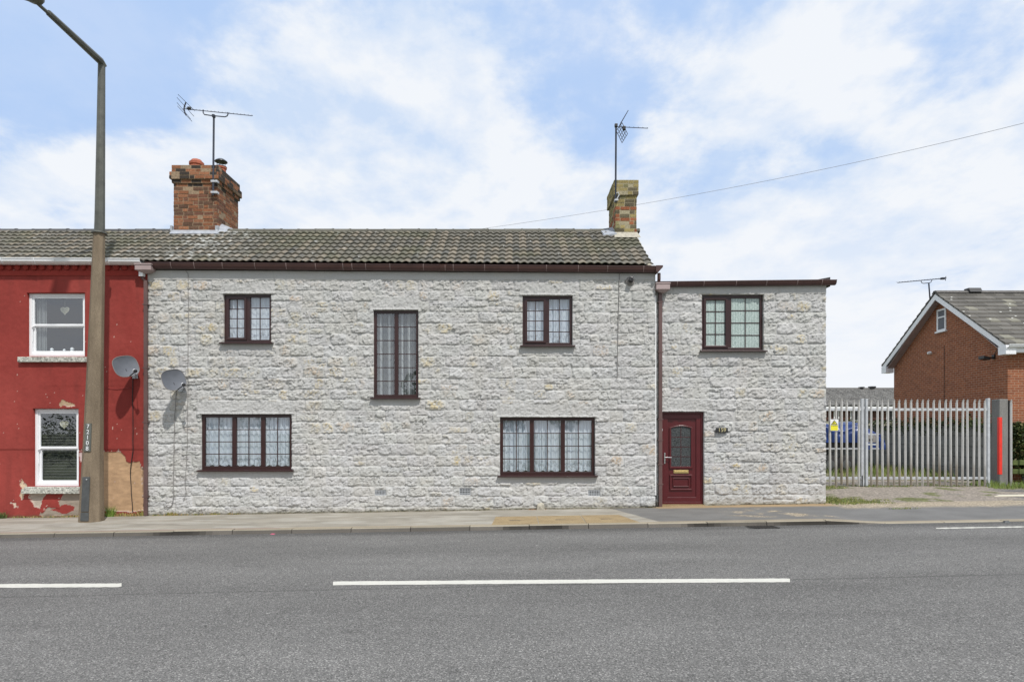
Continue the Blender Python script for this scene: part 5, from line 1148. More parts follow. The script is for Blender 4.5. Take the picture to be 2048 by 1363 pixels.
# access door on the left front facet and number plate
def facet(f0, f1, py0, py1, out, name, mat, par, bev=.004):
    """plate on the street-facing flat of the column; f0/f1 run from -1 to 1 across that flat"""
    def fp(f, py, o_):
        t = (py-466)/(1040-466); l_, r_ = 187.5-28*t, 209-3*t; w = (r_-l_)*LD/F/2
        return Vector((WX((l_+r_)/2, LD)+f*w*.383, ly-w*.95*.924-o_, WZ(py, LD-.2)))
    a = [fp(f0, py1, -.04), fp(f1, py1, -.04), fp(f1, py0, -.04), fp(f0, py0, -.04)]; b = [fp(f0, py1, out), fp(f1, py1, out), fp(f1, py0, out), fp(f0, py0, out)]
    return MB().hexa([a[0], a[1], b[1], b[0], a[3], a[2], b[2], b[3]]).build(name, mat, par, bev=bev), fp
dr, fp = facet(-.88, .86, 953, 1022, .014, 'access_door', M_PLATE, lamp)
MB().lathe([(.014, 0), (.014, .012), (.008, .015)], fp(.2, 958, .012), 10, Vector((0, -1, 0))).build('lock', M_STEEL, dr)
facet(-.95, .9, 1024, 1041, .010, 'base_plate', M_PLATE, lamp)
npl, fp = facet(-.85, .8, 846, 902, .010, 'number_plate', plain('plate green grey', (.11, .115, .10), .6, var=.15), lamp, bev=0)
for i, ch in enumerate('72108'):
    p = fp(0, 852.5+i*11, .014); text_mesh(ch, .125, 'numeral', M_WHT, npl, p, .002)

# ------------------------------------------------------------------ palisade gates, pillar and sign
GD = 18.4; GY = GD-D; gx = lambda px: WX(px, GD); gzz = lambda py: WZ(py, GD)
def pale_mesh():
    w, z0, z1 = .034, gzz(971), gzz(806); t = .010
    prof = [(-w, .012), (-w*.55, .0), (-w*.3, -.014), (w*.3, -.014), (w*.55, .0), (w, .012)]
    m = MB(); n = len(prof)
    vs = [(x, y, z0) for x, y in prof]+[(x, y, z1) for x, y in prof]+[(x*.75, y, z1+.035) for x, y in prof]
    fs = []
    for L_ in (0, 1): fs += [(L_*n+i, L_*n+i+1, (L_+1)*n+i+1, (L_+1)*n+i) for i in range(n-1)]
    m.add(vs, fs)
    zt = z1+.035
    m.add([(-w*.75, .010, zt), (0, -.012, zt), (w*.75, .010, zt), (-w*.35, -.004, zt+.05), (0, -.02, gzz(797)), (w*.35, -.004, zt+.05)], [(0, 1, 4, 3), (1, 2, 5, 4)])
    for s in (-1, 1): m.add([(s*w*.5, .008, zt-.02), (s*w*1.0, .006, zt+.03), (s*w*.85, -.02, gzz(799.5)), (s*w*.3, -.006, zt+.03)], [(0, 1, 2, 3)])
    o = m.build('pale', M_PALE); md = o.modifiers.new('solid', 'SOLIDIFY'); md.thickness = .004; return o
def palemat():
    m, nt, N, L, b = newmat('galvanised pale with rusty foot'); v = coords(N, L); n = tex(N, L, 'Noise', 5, coords(N, L, (1, 1, .4)), Detail=6.0, Roughness=.6)
    sx = N.new('ShaderNodeSeparateXYZ'); L.new(v, sx.inputs[0]); oi = N.new('ShaderNodeObjectInfo'); ad = N.new('ShaderNodeMath'); ad.operation = 'MULTIPLY_ADD'; L.new(oi.outputs['Random'], ad.inputs[0]); ad.inputs[1].default_value = -.9; L.new(sx.outputs[2], ad.inputs[2])
    a3 = N.new('ShaderNodeMath'); a3.operation = 'MULTIPLY_ADD'; L.new(n.outputs['Fac'], a3.inputs[0]); a3.inputs[1].default_value = .9; L.new(ad.outputs[0], a3.inputs[2])
    f = ramp(N, L, a3.outputs[0], [(.25, 1.0), (1.0, 0.0)])
    c = ramp(N, L, n.outputs['Fac'], [(.3, (.43, .425, .41)), (.7, (.64, .635, .615))]); c = mixc(N, L, f, c, (.25, .215, .165))
    L.new(c, b.inputs['Base Color']); b.inputs['Roughness'].default_value = .5; b.inputs['Metallic'].default_value = .2; return m
M_PALE = palemat()
proto = pale_mesh(); pmesh = proto.data; bpy.data.objects.remove(proto)
def leaf(name, px0, px1, pales, label, tall=()):
    g = empty(name, (gx((px0+px1)/2), GY, .24), label, 'gate', 'palisade gate leaves')
    for k, px in enumerate(pales):
        o = bpy.data.objects.new('pale', pmesh); C.objects.link(o); o.parent = g; o.matrix_parent_inverse = Matrix.Translation(-Vector(g.location)); o.location = (gx(px), GY-.035, random.uniform(-.006, .006)+(.045 if k in tall else 0))
        o.rotation_euler = (0, R(random.uniform(-.5, .5)), R(random.uniform(-3, 3))); md = o.modifiers.new('solid', 'SOLIDIFY'); md.thickness = .004
    for y0_, y1_ in ((816, 821), (953, 958)):
        MB().box(gx(px0), gx(px1), GY-.018, GY+.03, gzz(y1_), gzz(y0_)).build('rail', M_STEEL, g, bev=.004)
    return g
gl = leaf('palisade_gate', 1640, 1724, [1659.8, 1671.2, 1682.3, 1693.8, 1705.6, 1716.8], 'narrow galvanised palisade gate leaf next to the stone house', tall=(2,))
MB().box(gx(1722), gx(1726.8), GY-.03, GY+.04, gzz(971), gzz(797)).build('stile', M_STEEL, gl, bev=.005)
MB().tube([(gx(1722), GY-.07, gzz(950)), (gx(1722), GY-.07, gzz(976))], .014, 8).build('drop_bolt', M_CAB, gl)
gr = leaf('palisade_gate', 1731, 1977, [1741.7+i*11.36 for i in range(21)], 'wide galvanised palisade gate leaf with many pales next to the concrete pillar')
MB().box(gx(1730.8), gx(1735.2), GY-.03, GY+.06, gzz(971), gzz(797)).box(gx(1974), gx(1979), GY-.03, GY+.05, gzz(974), gzz(796)).each('stile', M_STEEL, gr, bev=.005)
lb_ = MB().box(gx(1735), gx(1751), GY-.02, GY+.05, gzz(884), gzz(870)).build('lock_box', M_CABG, gr, bev=.004); MB().box(gx(1737), gx(1745), GY-.028, GY-.015, gzz(881), gzz(877)).build('keyhole_slot', M_BLK, lb_)
for y_ in (868, 888): MB().box(gx(1735), gx(1751), GY-.03, GY+.03, gzz(y_+1.5), gzz(y_-1.5)).build('strap', M_STEEL, gr)
pt = empty('concrete_pillar', (gx(2006), GY+.1, .24), 'square concrete gate pillar with a bright red vertical strip', 'pillar')
MB().box(gx(1998), gx(2015.5), GY-.02, GY+.30, gzz(976), gzz(797.5)).build('column', M_PILL, pt, bev=.02)
MB().box(gx(1997.0), gx(2003), GY-.030, GY+.05, gzz(948), gzz(834)).build('strip', M_REDP, pt, bev=.004)
fp_ = empty('palisade_fence', (gx(2022), GY, .24), 'single galvanised fence pale standing right of the concrete pillar', 'fence')
for px in (2021, 2078, 2092):
    o = bpy.data.objects.new('pale', pmesh); C.objects.link(o); o.parent = fp_; o.matrix_parent_inverse = Matrix.Translation(-Vector(fp_.location)); o.location = (gx(px), GY-.035, .0)
MB().box(gx(2016.5), gx(2019), GY-.02, GY+.04, gzz(975), gzz(800)).build('post', M_CAB, fp_)
# yellow sign wired to the gate
sg = MB(); x0, x1, z0, z1 = gx(1658), gx(1674), gzz(861), gzz(838); c_ = .02
sg.prism([(x0+c_, z0), (x1-c_, z0), (x1, z0+c_), (x1, z1-c_), (x1-c_, z1), (x0+c_, z1), (x0, z1-c_), (x0, z0+c_)], 'y', GY-.075, GY-.065)
sgo = sg.build('warning_sign', M_WHT); tag(sgo, 'small yellow warning sign with a black triangle fixed to the gate pales', 'sign')
b_ = .012; MB().box(x0+b_, x1-b_, GY-.079, GY-.0755, z0+b_, z0+(z1-z0)*.50).build('yellow_field', M_YEL, sgo)
xm = (x0+x1)/2; ta = z0+(z1-z0)*.94; tb = z0+(z1-z0)*.54
MB().prism([(xm-.095, tb-.0), (xm+.095, tb), (xm, ta)], 'y', GY-.079, GY-.0755).build('triangle', M_BLK, sgo)
MB().prism([(xm-.067, tb+.016), (xm+.067, tb+.016), (xm, ta-.028)], 'y', GY-.082, GY-.0795).build('triangle', M_YEL, sgo)
MB().prism([(xm-.035, tb+.04), (xm-.01, tb+.035), (xm+.03, tb+.075), (xm+.02, tb+.085), (xm-.0, tb+.065), (xm-.03, tb+.06)], 'y', GY-.085, GY-.0825).build('hand_symbol', M_BLK, sgo)
text_mesh('WARNING', .040, 'lettering', M_BLK, sgo, (xm, GY-.080, z0+(z1-z0)*.45), .001)

# ------------------------------------------------------------------ brick house on the right
bh = empty('brick_house', (18, 8, .2), 'orange brick house with a white bargeboard gable and grey tiled roof', 'house')
BX, BD0, BD1 = 15.25, 20.0, 25.95; by0, by1 = BD0-D, BD1-D; bym = (by0+by1)/2
ze = WZ(692, BD0); zr = WZ(588, BD0+2.97); 
def apex(y): return ze+(zr-ze)*(1-abs(y-bym)/(by1-bym))
MB().prism([(by0, -.3), (by1, -.3), (by1, ze), (bym, zr-.05), (by0, ze)], 'x', BX, BX+.25).build('wall', M_HBRICK, bh)['label'] = 'brick gable wall'
MB().box(BX+.2505, BX+14, by0, by0+.25, -.3, ze).box(BX+.26, BX+14, by1-.25, by1, -.3, ze).build('wall', M_HBRICK, bh)
# roof courses as stepped slabs
m = MB(); nC = 13; ov = .32; rt2 = random.Random(5)
for side in (0, 1):
    ya, yb = (by0-ov, bym) if side == 0 else (by1+ov, bym); za = ze-.0; zb_ = zr+.03
    for i in range(nC):
        f0, f1 = i/nC, (i+1)/nC+.012; y_0, y_1 = ya+(yb-ya)*f0, ya+(yb-ya)*min(f1, 1); z_0, z_1 = za+(zb_-za)*f0, za+(zb_-za)*min(f1, 1)
        xt = BX-.32-(.16 if i % 2 else 0)
        while xt < BX+5.5:
            xe = xt+.33; xs_ = max(xt, BX-.32); kk = rt2.uniform(.8, 1.2); cl = tuple(c*kk for c in (.130, .122, .108)); dz = rt2.uniform(-.004, .006)
            if rt2.random() < .10: cl = (.22, .21, .17)
            if side == 0 or xt < BX+1: m.hexa([(xs_, y_0, z_0), (xe-.006, y_0, z_0), (xe-.006, y_1, z_1), (xs_, y_1, z_1), (xs_, y_0, z_0+.075+dz), (xe-.006, y_0, z_0+.075+dz), (xe-.006, y_1, z_1+.03), (xs_, y_1, z_1+.03)], cl)
            if rt2.random() < .16 and side == 0: fy = rt2.uniform(.1, .7); ym_, zm_ = y_0+(y_1-y_0)*fy, z_0+.079+dz+(z_1+.03-z_0-.075)*fy; xr_ = rt2.uniform(xs_, xe-.1); m.hexa([(xr_, ym_, zm_), (xr_+.07, ym_, zm_), (xr_+.09, ym_+.05, zm_+.03), (xr_+.02, ym_+.04, zm_+.03), (xr_, ym_, zm_+.003), (xr_+.07, ym_, zm_+.003), (xr_+.09, ym_+.05, zm_+.033), (xr_+.02, ym_+.04, zm_+.033)], (.5, .5, .46))
            xt = xe
        m.hexa([(xt, y_0, z_0), (BX+15, y_0, z_0), (BX+15, y_1, z_1), (xt, y_1, z_1), (xt, y_0, z_0+.075), (BX+15, y_0, z_0+.075), (BX+15, y_1, z_1+.035), (xt, y_1, z_1+.035)], (.13, .122, .108))
m.build('roof', M_TILE, bh)
MB().prism([(bym-.16, zr+.02), (bym+.16, zr+.02), (bym+.06, zr+.12), (bym-.06, zr+.12)], 'x', BX-.32, BX+15).build('ridge_tiles', M_HTILE, bh)
MB().prism([(bym-.2, zr+.05), (bym+.2, zr+.05), (bym+.12, zr+.20), (bym-.12, zr+.20)], 'x', WX(1932, 23), WX(1956, 23)).build('ridge_vent', M_CAB, bh)
m = MB(); bw_ = .22
for ya, yb in ((by0-ov, bym), (by1+ov, bym)):
    m.hexa([(BX-.30, ya, ze-bw_+.02), (BX-.27, ya, ze-bw_+.02), (BX-.27, yb, zr-bw_+.02), (BX-.30, yb, zr-bw_+.02), (BX-.30, ya, ze+.0), (BX-.27, ya, ze+.0), (BX-.27, yb, zr+.0), (BX-.30, yb, zr+.0)])
m.box(BX-.31, BX-.0, by0-ov-.02, by0-.02, ze-bw_-.06, ze-.03).box(BX-.31, BX-.0, by1+.02, by1+ov+.02, ze-bw_-.06, ze-.03)
m.build('bargeboard', M_WHT, bh)
m = MB()
for ya, yb in ((by0, bym), (by1, bym)): m.hexa([(BX-.268, ya, ze-.10), (BX-.002, ya, ze-.10), (BX-.002, yb, zr-.10), (BX-.268, yb, zr-.10), (BX-.268, ya, ze-.08), (BX-.002, ya, ze-.08), (BX-.002, yb, zr-.08), (BX-.268, yb, zr-.08)])
m.build('soffit', M_HOP, bh)
gutter(BX-.27, BX+14, ze+.01, ze+.01, by0-ov+.02, bh, M_WHT, [BX+1], hgt=.10, out=.12, bmat=M_WHT)
MB().box(BX-.0, BX+14, by0-ov+.02, by0-ov+.05, ze-.22, ze-.01).box(BX+.01, BX+14, by0-ov+.051, by0-.005, ze-.22, ze-.20).build('fascia', M_WHT, bh)
wy0, wy1 = 22.82-D, 23.30-D; wz0, wz1 = WZ(661, 23), WZ(617, 23)
m = MB(); 
def yframe(m, y0_, y1_, z0_, z1_, w, xa, xb):
    m.box(xa, xb, y0_, y0_+w, z0_, z1_).box(xa, xb, y1_-w, y1_, z0_, z1_).box(xa, xb, y0_+w, y1_-w, z0_, z0_+w).box(xa, xb, y0_+w, y1_-w, z1_-w, z1_)
yframe(m, wy0, wy1, wz0, wz1, .06, BX-.03, BX+.04); m.box(BX-.028, BX+.04, wy0+.06, wy1-.06, wz0+(wz1-wz0)*.6, wz0+(wz1-wz0)*.66)
w = m.build('window', M_WHT, bh); MB().box(BX-.008, BX+.001, wy0+.06, wy1-.06, wz0+.06, wz1-.06).build('pane', M_DISH, w); MB().box(BX-.07, BX, wy0-.05, wy1+.05, wz0-.05, wz0-.001).build('sill', M_WHT, w)
# floodlight and small lamp on the gable
fl = empty('floodlight', (BX, 20.55-D, WZ(712, 20.5)), 'black floodlight under the eave corner of the brick gable', 'floodlight')
yy = 20.55-D; zz = WZ(711, 20.5); MB().hexa([(BX-.42, yy-.13, zz-.10), (BX-.22, yy-.13, zz-.14), (BX-.22, yy+.13, zz-.14), (BX-.42, yy+.13, zz-.10), (BX-.42, yy-.13, zz+.0), (BX-.2, yy-.13, zz-.05), (BX-.2, yy+.13, zz-.05), (BX-.42, yy+.13, zz+.0)]).build('lamp_head', M_BLK, fl, bev=.01)
MB().tube([(BX-.22, yy, zz-.08), (BX-.08, yy, zz-.06), (BX, yy, zz-.03)], .025, 8).box(BX-.05, BX, yy-.05, yy+.05, zz-.10, zz+.04).tube([(BX-.03, yy, zz+.0), (BX-.03, yy-.25, zz+.3), (BX-.03, by0+.03, ze-.2)], .010, 6).build('bracket', M_BLK, fl)
ym = 15.25*F/(1862-1024)-D; tag(MB().lathe([(.05, 0), (.055, .05), (.04, .12), (.01, .13)], (BX, ym, WZ(705, ym+D)), 12, Vector((-1, 0, -.15))).build('security_light', M_WHT, sm=True), 'small white security light on the middle of the brick gable', 'security light')
ym = 15.25*F/(1889-1024)-D; cable('cable', [(BX-.012, ym, WZ(690, ym+D)), (BX-.012, ym, .3)], .007, M_CAB, 'dark movement joint running straight down the brick gable wall')  # thin tube added as the movement joint line; no cable hangs here

# ------------------------------------------------------------------ far bungalow
bg = empty('bungalow', (18, 28, .2), 'low brick bungalow with a grey tiled roof far behind the gates', 'bungalow')
bd = 42; xa, xb = WX(1600, bd), WX(1900, bd); yb = bd-D
zE, zR = WZ(812.5, bd-.5), WZ(778.5, bd+3.5)
brm = brickmat('far brick', (0.10, 0.045, 0.032), (0.075, 0.035, 0.028), (0.16, 0.12, 0.10))
MB().box(xa, xb, yb, yb+.3, 2.45, zE-.1).build('wall', brm, bg); MB().box(xa, xb, yb-.01, yb+.3, -.2, 2.449).build('wall', M_CREAM, bg)['label'] = 'cream lower wall'
bgx = np.linspace(xa-.4, xb, 200); tt = np.linspace(0, 1, 81); T, XX = np.meshgrid(tt, bgx, indexing='ij')
hh = 0.07*(1-(T*12 % 1))+0.04*np.abs(np.sin(XX*math.pi/.33)); P = np.stack([XX, yb-.5+T*4+0*XX, zE+(zR-zE)*T+hh], -1)
k = np.random.RandomState(2).rand(13, 200); cc = (0.065+0.13*k[np.clip((T*12).astype(int), 0, 12), np.arange(200)[None, :]+0*T.astype(int)])[..., None]*np.array([1, .97, .9])
grid_mesh('roof', P, M_TILE, bg, cc)
MB().hexa([(xa-.4, yb+3.5, zR-.05), (xb, yb+3.5, zR-.05), (xb, yb+7, zE), (xa-.4, yb+7, zE), (xa-.4, yb+3.5, zR), (xb, yb+3.5, zR), (xb, yb+7, zE+.05), (xa-.4, yb+7, zE+.05)]).build('back_roof', M_HTILE, bg)
MB().prism([(yb+3.35, zR-.02), (yb+3.65, zR-.02), (yb+3.5, zR+.13)], 'x', xa-.4, xb).build('ridge_tiles', M_HTILE, bg)
MB().box(WX(1727, 45), WX(1734, 45), yb+3.3, yb+3.7, zR+.1, zR+.18).build('ridge_vent', M_CAB, bg); MB().box(WX(1747, 45), WX(1757, 45), yb+3.3, yb+3.7, zR+.1, zR+.22).build('ridge_vent', M_CAB, bg)
MB().box(xa-.4, xb, yb-.56, yb-.50, zE-.16, zE+.0).build('gutter', M_WHT, bg)
for p0, p1 in ((1667, 1678), (1700, 1717), (1772, 1786)):
    a, b = WX(p0, bd), WX(p1, bd); w = MB().frame(a, b, 2.46, zE-.15, .07, yb-.04, yb+.02).build('window', M_WHT, bg); MB().box(a+.07, b-.07, yb-.02, yb-.01, 2.53, zE-.22).build('pane', M_BLK, w)

# ------------------------------------------------------------------ things seen through the gates
# covered boat trailer under a blue tarpaulin
TD = 23.0; ty = TD-D
tr_ = empty('covered_trailer', (WX(1690, TD), ty+.8, .3), 'trailer heaped with a load under a creased blue tarpaulin behind the gate', 'trailer')
def tarp(px0, px1, zb_f, zt_f, y0_, y1_, seed):
    nx_, nth = 90, 40; x0_, x1_ = WX(px0, TD), WX(px1, TD); P = np.zeros((nth, nx_, 3))
    X_ = np.linspace(x0_, x1_, nx_); u = np.linspace(0, 1, nx_)
    for j in range(nth):
        a = math.pi*j/(nth-1); ct, st_ = math.cos(a), math.sin(a)
        env = np.clip(np.minimum(u, 1-u)/.09, 0, 1)**.45
        zt = zt_f(u)*env+zb_f(u)*(1-env); z = zb_f(u)+(zt-zb_f(u))*(abs(st_)**.45); y = (y0_+y1_)/2-(y1_-y0_)/2*np.sign(ct)*abs(ct)**.5*(0.6+.4*env)
        cr = 0.11*(fbm(X_*1.2+a*.4, a*2.1+0*X_, 3, 4, seed)-.5)+0.05*np.abs(np.sin(X_*4+a*3+fbm(X_, a+0*X_, 2, 2, 3)*5))
        P[j, :, 0] = X_; P[j, :, 1] = y-cr*ct*1.5; P[j, :, 2] = z+cr*st_
    return P
P = tarp(1630, 1729, lambda u: 1.40+0*u, lambda u: WZ(848, TD)+.08*np.sin(u*9), ty, ty+1.7, 2); grid_mesh('tarpaulin', P, M_TARP, tr_)
P = tarp(1722, 1777, lambda u: 1.15+.0*u, lambda u: WZ(858-0*u, TD)-.35*u**3, ty+.1, ty+1.5, 4); grid_mesh('tarpaulin', P, M_TARP, tr_)
MB().box(WX(1640, TD), WX(1757, TD), ty+.15, ty+1.5, 1.20, 1.42).build('load', M_BLK, tr_)
MB().box(WX(1675, TD), WX(1757, TD), ty+.1, ty+1.55, WZ(895, TD), 1.2).build('body', plain('blue panel', (.03, .07, .25), .4), tr_); MB().box(WX(1640, TD), WX(1760, TD), ty+.05, ty+1.6, WZ(898, TD), WZ(895.2, TD)).build('chassis', M_STEEL, tr_)
MB().box(WX(1630, TD), WX(1674, TD), ty+.3, ty+1.4, .55, WZ(899, TD)).build('tow_vehicle_box', M_BLK, tr_, bev=.05)
for px in (1664, 1697):
    wh = MB().lathe([(.30, 0), (.34, .03), (.34, .15), (.30, .18)], (WX(px, TD), ty+.30, .62), 20, Vector((0, -1, 0))).build('wheel', M_RUB, tr_, sm=True); MB().lathe([(.17, .15), (.16, .19), (.03, .20)], (WX(px, TD), ty+.30, .62), 14, Vector((0, -1, 0))).build('rim', M_PLATE, wh, sm=True)
# concrete panel fence
fc = empty('panel_fence', (15, 9, .25), 'grey concrete panel fence with ivy along its top behind the gates', 'fence')
f0 = Vector((14.75, 19.6-D)); f1 = Vector((14.2, 27.6-D)); nP = 4
for i in range(nP+1):
    p = f0.lerp(f1, i/nP); MB().box(p.x-.07, p.x+.05, p.y-.06, p.y+.06, 0, 2.05).build('post', M_FENCE, fc)
for i in range(nP):
    a, b = f0.lerp(f1, i/nP), f0.lerp(f1, (i+1)/nP); m = MB()
    for j in range(5):
        z0_, z1_ = .28+j*.345, .28+(j+1)*.345-.012; m.hexa([(a.x-.02, a.y+.06, z0_), (a.x+.03, a.y+.06, z0_), (b.x+.03, b.y-.06, z0_), (b.x-.02, b.y-.06, z0_), (a.x-.02, a.y+.06, z1_), (a.x+.03, a.y+.06, z1_), (b.x+.03, b.y-.06, z1_), (b.x-.02, b.y-.06, z1_)])
    m.hexa([(a.x+.035, a.y+.06, .2), (a.x+.05, a.y+.06, .2), (b.x+.05, b.y-.06, .2), (b.x+.035, b.y-.06, .2), (a.x+.035, a.y+.06, 1.98), (a.x+.05, a.y+.06, 1.98), (b.x+.05, b.y-.06, 1.98), (b.x+.035, b.y-.06, 1.98)])
    m.build('panel', M_FENCE, fc, bev=.012)
for i in range(5):
    xa_ = 14.2-1.9*i; m = MB()
    for j in range(5): m.box(xa_-1.85, xa_, 27.6-D, 27.65-D, .22+j*.345, .22+(j+1)*.345-.012)
    m.box(xa_-1.85, xa_, 27.66-D, 27.68-D, .1, 1.94); m.build('panel', M_FENCE, fc, bev=.012); MB().box(xa_-1.9, xa_-1.8, 27.53-D, 27.60-D, 0, 2.0).build('post', M_FENCE, fc)
# leaf clumps
def leaves(name, centres, n, size, cols, label, cat, seed, kind=None, stem=None):
    rs = np.random.RandomState(seed); m = MB()
    for k in range(n):
        c, r_ = centres[rs.randint(len(centres))]
        v = rs.normal(size=3); v /= np.linalg.norm(v); rad = rs.uniform(.35, 1.0)**.6; p = Vector((c[0]+v[0]*r_[0]*rad, c[1]+v[1]*r_[1]*rad, c[2]+v[2]*r_[2]*rad))
        a = Vector(rs.normal(size=3)).normalized(); b = Vector(rs.normal(size=3)).cross(a).normalized(); s = size*rs.uniform(.5, 1.3)
        col = cols[rs.randint(len(cols))]; kk = rs.uniform(.7, 1.3)
        m.add([p-a*s, p+b*s*.45, p+a*s, p-b*s*.45], [(0, 1, 2, 3)], tuple(q*kk for q in col))
    root = None
    if stem:
        root = empty(name, stem[0], label, cat); m.build('foliage', M_LEAF, root); t = MB()
        for s_ in stem[1]: t.tube(s_, [.03, .012], 6)
        t.build('stem', M_IRON, root); return root
    o = m.build(name, M_LEAF); tag(o, label, cat, kind=kind); return o
G1, G2, G3 = (.055, .085, .025), (.095, .12, .035), (.03, .05, .018)
iv = []
for i in range(26):
    f = i/25; p = f0.lerp(f1, f*.95); iv.append(((p.x, p.y-.02, 2.0+.12*math.sin(i*2.1)), (.18, .35, .14+.12*abs(math.sin(i*1.3)))))
leaves('ivy', iv, 3800, .05, [G1, G2, G3], 'dark ivy trailing along the top of the concrete panel fence', 'ivy', 1)
hb = [((WX(2046+i*20, 19.6), 19.6-D+.1*math.sin(i), 1.15+.45*math.sin(i*1.7)), (.45, .35, .55)) for i in range(5)]+[((WX(2042, 19.6), 19.6-D, 1.2), (.32, .3, .75)), ((WX(2036, 19.6), 19.6-D, 1.75), (.2, .25, .35))]
leaves('hedge_bush', hb, 7500, .055, [G1, (.09, .12, .03), (.07, .075, .02), (.13, .11, .04), G3], 'bushy green shrub beside the fence pale in front of the brick house', 'bush', 2, stem=((WX(2046, 19.6), 19.6-D, .25), [[(WX(2046, 19.6), 19.6-D, .2), (WX(2040, 19.6), 19.6-D, 1.3)], [(WX(2046, 19.6), 19.6-D, .2), (WX(2060, 19.6), 19.6-D, 1.4)], [(WX(2090, 19.6), 19.6-D, .2), (WX(2086, 19.6), 19.6-D, 1.4)]]))
rf = empty('rail_fence', (WX(2050, 19), 19-D, .2), 'low mossy timber rail fence under the shrub right of the pillar', 'fence')
for zc in (.62, .88): MB().box(WX(2022, 19), WX(2130, 19), 19-D, 19-D+.04, zc-.07, zc+.07).build('rail', M_WOODG, rf, bev=.01)
MB().box(WX(2060, 19), WX(2068, 19), 19-D+.04, 19-D+.12, .1, 1.05).build('post', M_WOODG, rf)

# ------------------------------------------------------------------ grass and weeds
def blades(name, spots, label, cat='weeds', kind=None, seed=0, cols=None):
    """spots: (x, y, radius_x, radius_y, count, height, lean)"""
    rs = random.Random(seed); m = MB(); cols = cols or [(.12, .17, .035), (.20, .23, .06), (.30, .26, .11), (.08, .12, .03)]
    for (x, y, rx_, ry_, n, hgt, *ex) in spots:
        for i in range(n):
            a = rs.uniform(0, 6.28); r_ = math.sqrt(rs.random()); px, py = x+rx_*r_*math.cos(a), y+ry_*r_*math.sin(a)
            pz = float(gz(px, py))-.01 if not (px < 7.1 and py > -.01) else float(gz(px, py)); h_ = hgt*rs.uniform(.35, 1.15); ln = rs.uniform(-.6, .6)*h_; ly_ = rs.uniform(-.5, .35)*h_; w = rs.uniform(.004, .009)*(1+hgt)
            py = min(py, -.03) if px < 7.1 else py
            c = cols[rs.randrange(len(cols))]; kk = rs.uniform(.75, 1.25); t = rs.uniform(0, 3.14); dx, dy = w*math.cos(t), w*math.sin(t)
            b0 = Vector((px, py, pz)); b1 = b0+Vector((ln*.35, ly_*.35, h_*.6)); b2 = b0+Vector((ln, ly_, h_)); dv_ = Vector((dx, dy*.4, 0))
            m.add([b0-dv_, b0+dv_, b1+dv_*.8, b1-dv_*.8, b2], [(0, 1, 2, 3), (3, 2, 4)], tuple(q_*kk for q_ in c))
    o = m.build(name, M_LEAF); tag(o, label, cat, kind=kind); return o
wy = -.06
YEL_ = [(.30, .25, .08), (.38, .28, .12), (.20, .22, .06), (.42, .26, .10)]
blades('grass_tuft', [(WX(225), wy-.02, .10, .05, 130, .24)], 'bright green grass tuft at the foot of the tan patch beside the lamp column', 'grass tuft', seed=1, cols=[(.16, .26, .04), (.22, .32, .06), (.12, .19, .03)])
blades('weeds', [(WX(p), wy, .16, .04, 70, .10) for p in (212, 240, 262, 276)]+[(WX(285), wy, .1, .04, 60, .17)], 'yellowing weeds along the foot of the tan patch up to the downpipe', seed=2, cols=YEL_)
blades('weeds', [(WX(p), wy, .20, .03, 60, .06) for p in (40, 70, 100, 125, 148)], 'low dry weeds along the foot of the red wall below the sash window', seed=3, cols=YEL_+[(.1, .14, .03)])
blades('weeds', [(WX(6), wy-.03, .15, .06, 160, .15)], 'dark green leafy weed at the far left foot of the red wall', seed=4, cols=[G1, G2, (.14, .18, .05)])
blades('weeds', [(WX(p), wy, .15, .03, n, h_) for p, n, h_ in ((318, 40, .05), (345, 90, .10), (368, 40, .06), (400, 50, .05), (430, 60, .06), (470, 60, .06))], 'straggling weeds along the left foot of the stone wall', seed=5, cols=YEL_+[(.14, .17, .04)])
blades('moss', [(WX(p), wy+.01, .25, .02, 45, .035) for p in range(520, 1300, 55)], 'thin line of moss and grit along the middle foot of the stone wall', 'moss', seed=6, cols=[(.12, .11, .05), (.18, .15, .08), (.09, .10, .03)])
blades('dead_leaves', [(WX(1075, D-.1), -.10, .22, .05, 60, .035)], 'brown dead leaves lying around the pale stone block', 'leaves', seed=8, cols=[(.28, .10, .04), (.35, .16, .07)])
blades('weeds', [(WX(p, 14.7), .10-.0, .20, .03, 60, .05) for p in (1440, 1480, 1520, 1560, 1600, 1640)], 'dry brown weeds along the foot of the extension wall', seed=7, cols=[(.30, .18, .08), (.25, .16, .07), (.18, .15, .05)]) if False else None
GC = [(.12, .17, .035), (.20, .23, .06), (.32, .28, .12), (.09, .12, .03)]
sp = []
rs = random.Random(12)
for i in range(60):
    u_ = rs.random()**1.6; sp.append((7.3+1.5*u_, rs.uniform(.0, 1.3)*(1-.5*u_), .22, .16, 60, .07-.03*u_))
for i in range(30): sp.append((7.4+rs.random()*1.6, rs.uniform(2.7, 3.5), .25, .15, 45, .07))
blades('verge_grass', sp, 'patchy yellow green grass beside the end of the stone house', 'grass', 'stuff', 11, GC)
sp = [(rs.uniform(9, 13.6), GY+rs.uniform(-.25, .4), .30, .10, 22, .07) for i in range(26)]
blades('grass', sp, 'sparse grass growing along the foot of the gates', 'grass', 'stuff', 12, GC)
sp = [(rs.uniform(13.3, 16), rs.uniform(2.6, 4.2), .30, .2, 60, .20) for i in range(26)]
blades('grass', sp, 'long grass at the foot of the concrete pillar', 'grass', 'stuff', 13, GC[:2]+[(.16, .24, .05)])
sp = [(rs.uniform(11.0, 17.5), rs.uniform(5.6, 12.5), .5, .3, 70, .32) for i in range(75)]
blades('grass', sp, 'tall rough grass behind the gates in front of the panel fence', 'grass', 'stuff', 14, [(.10, .15, .03), (.16, .21, .05), (.24, .24, .08)])
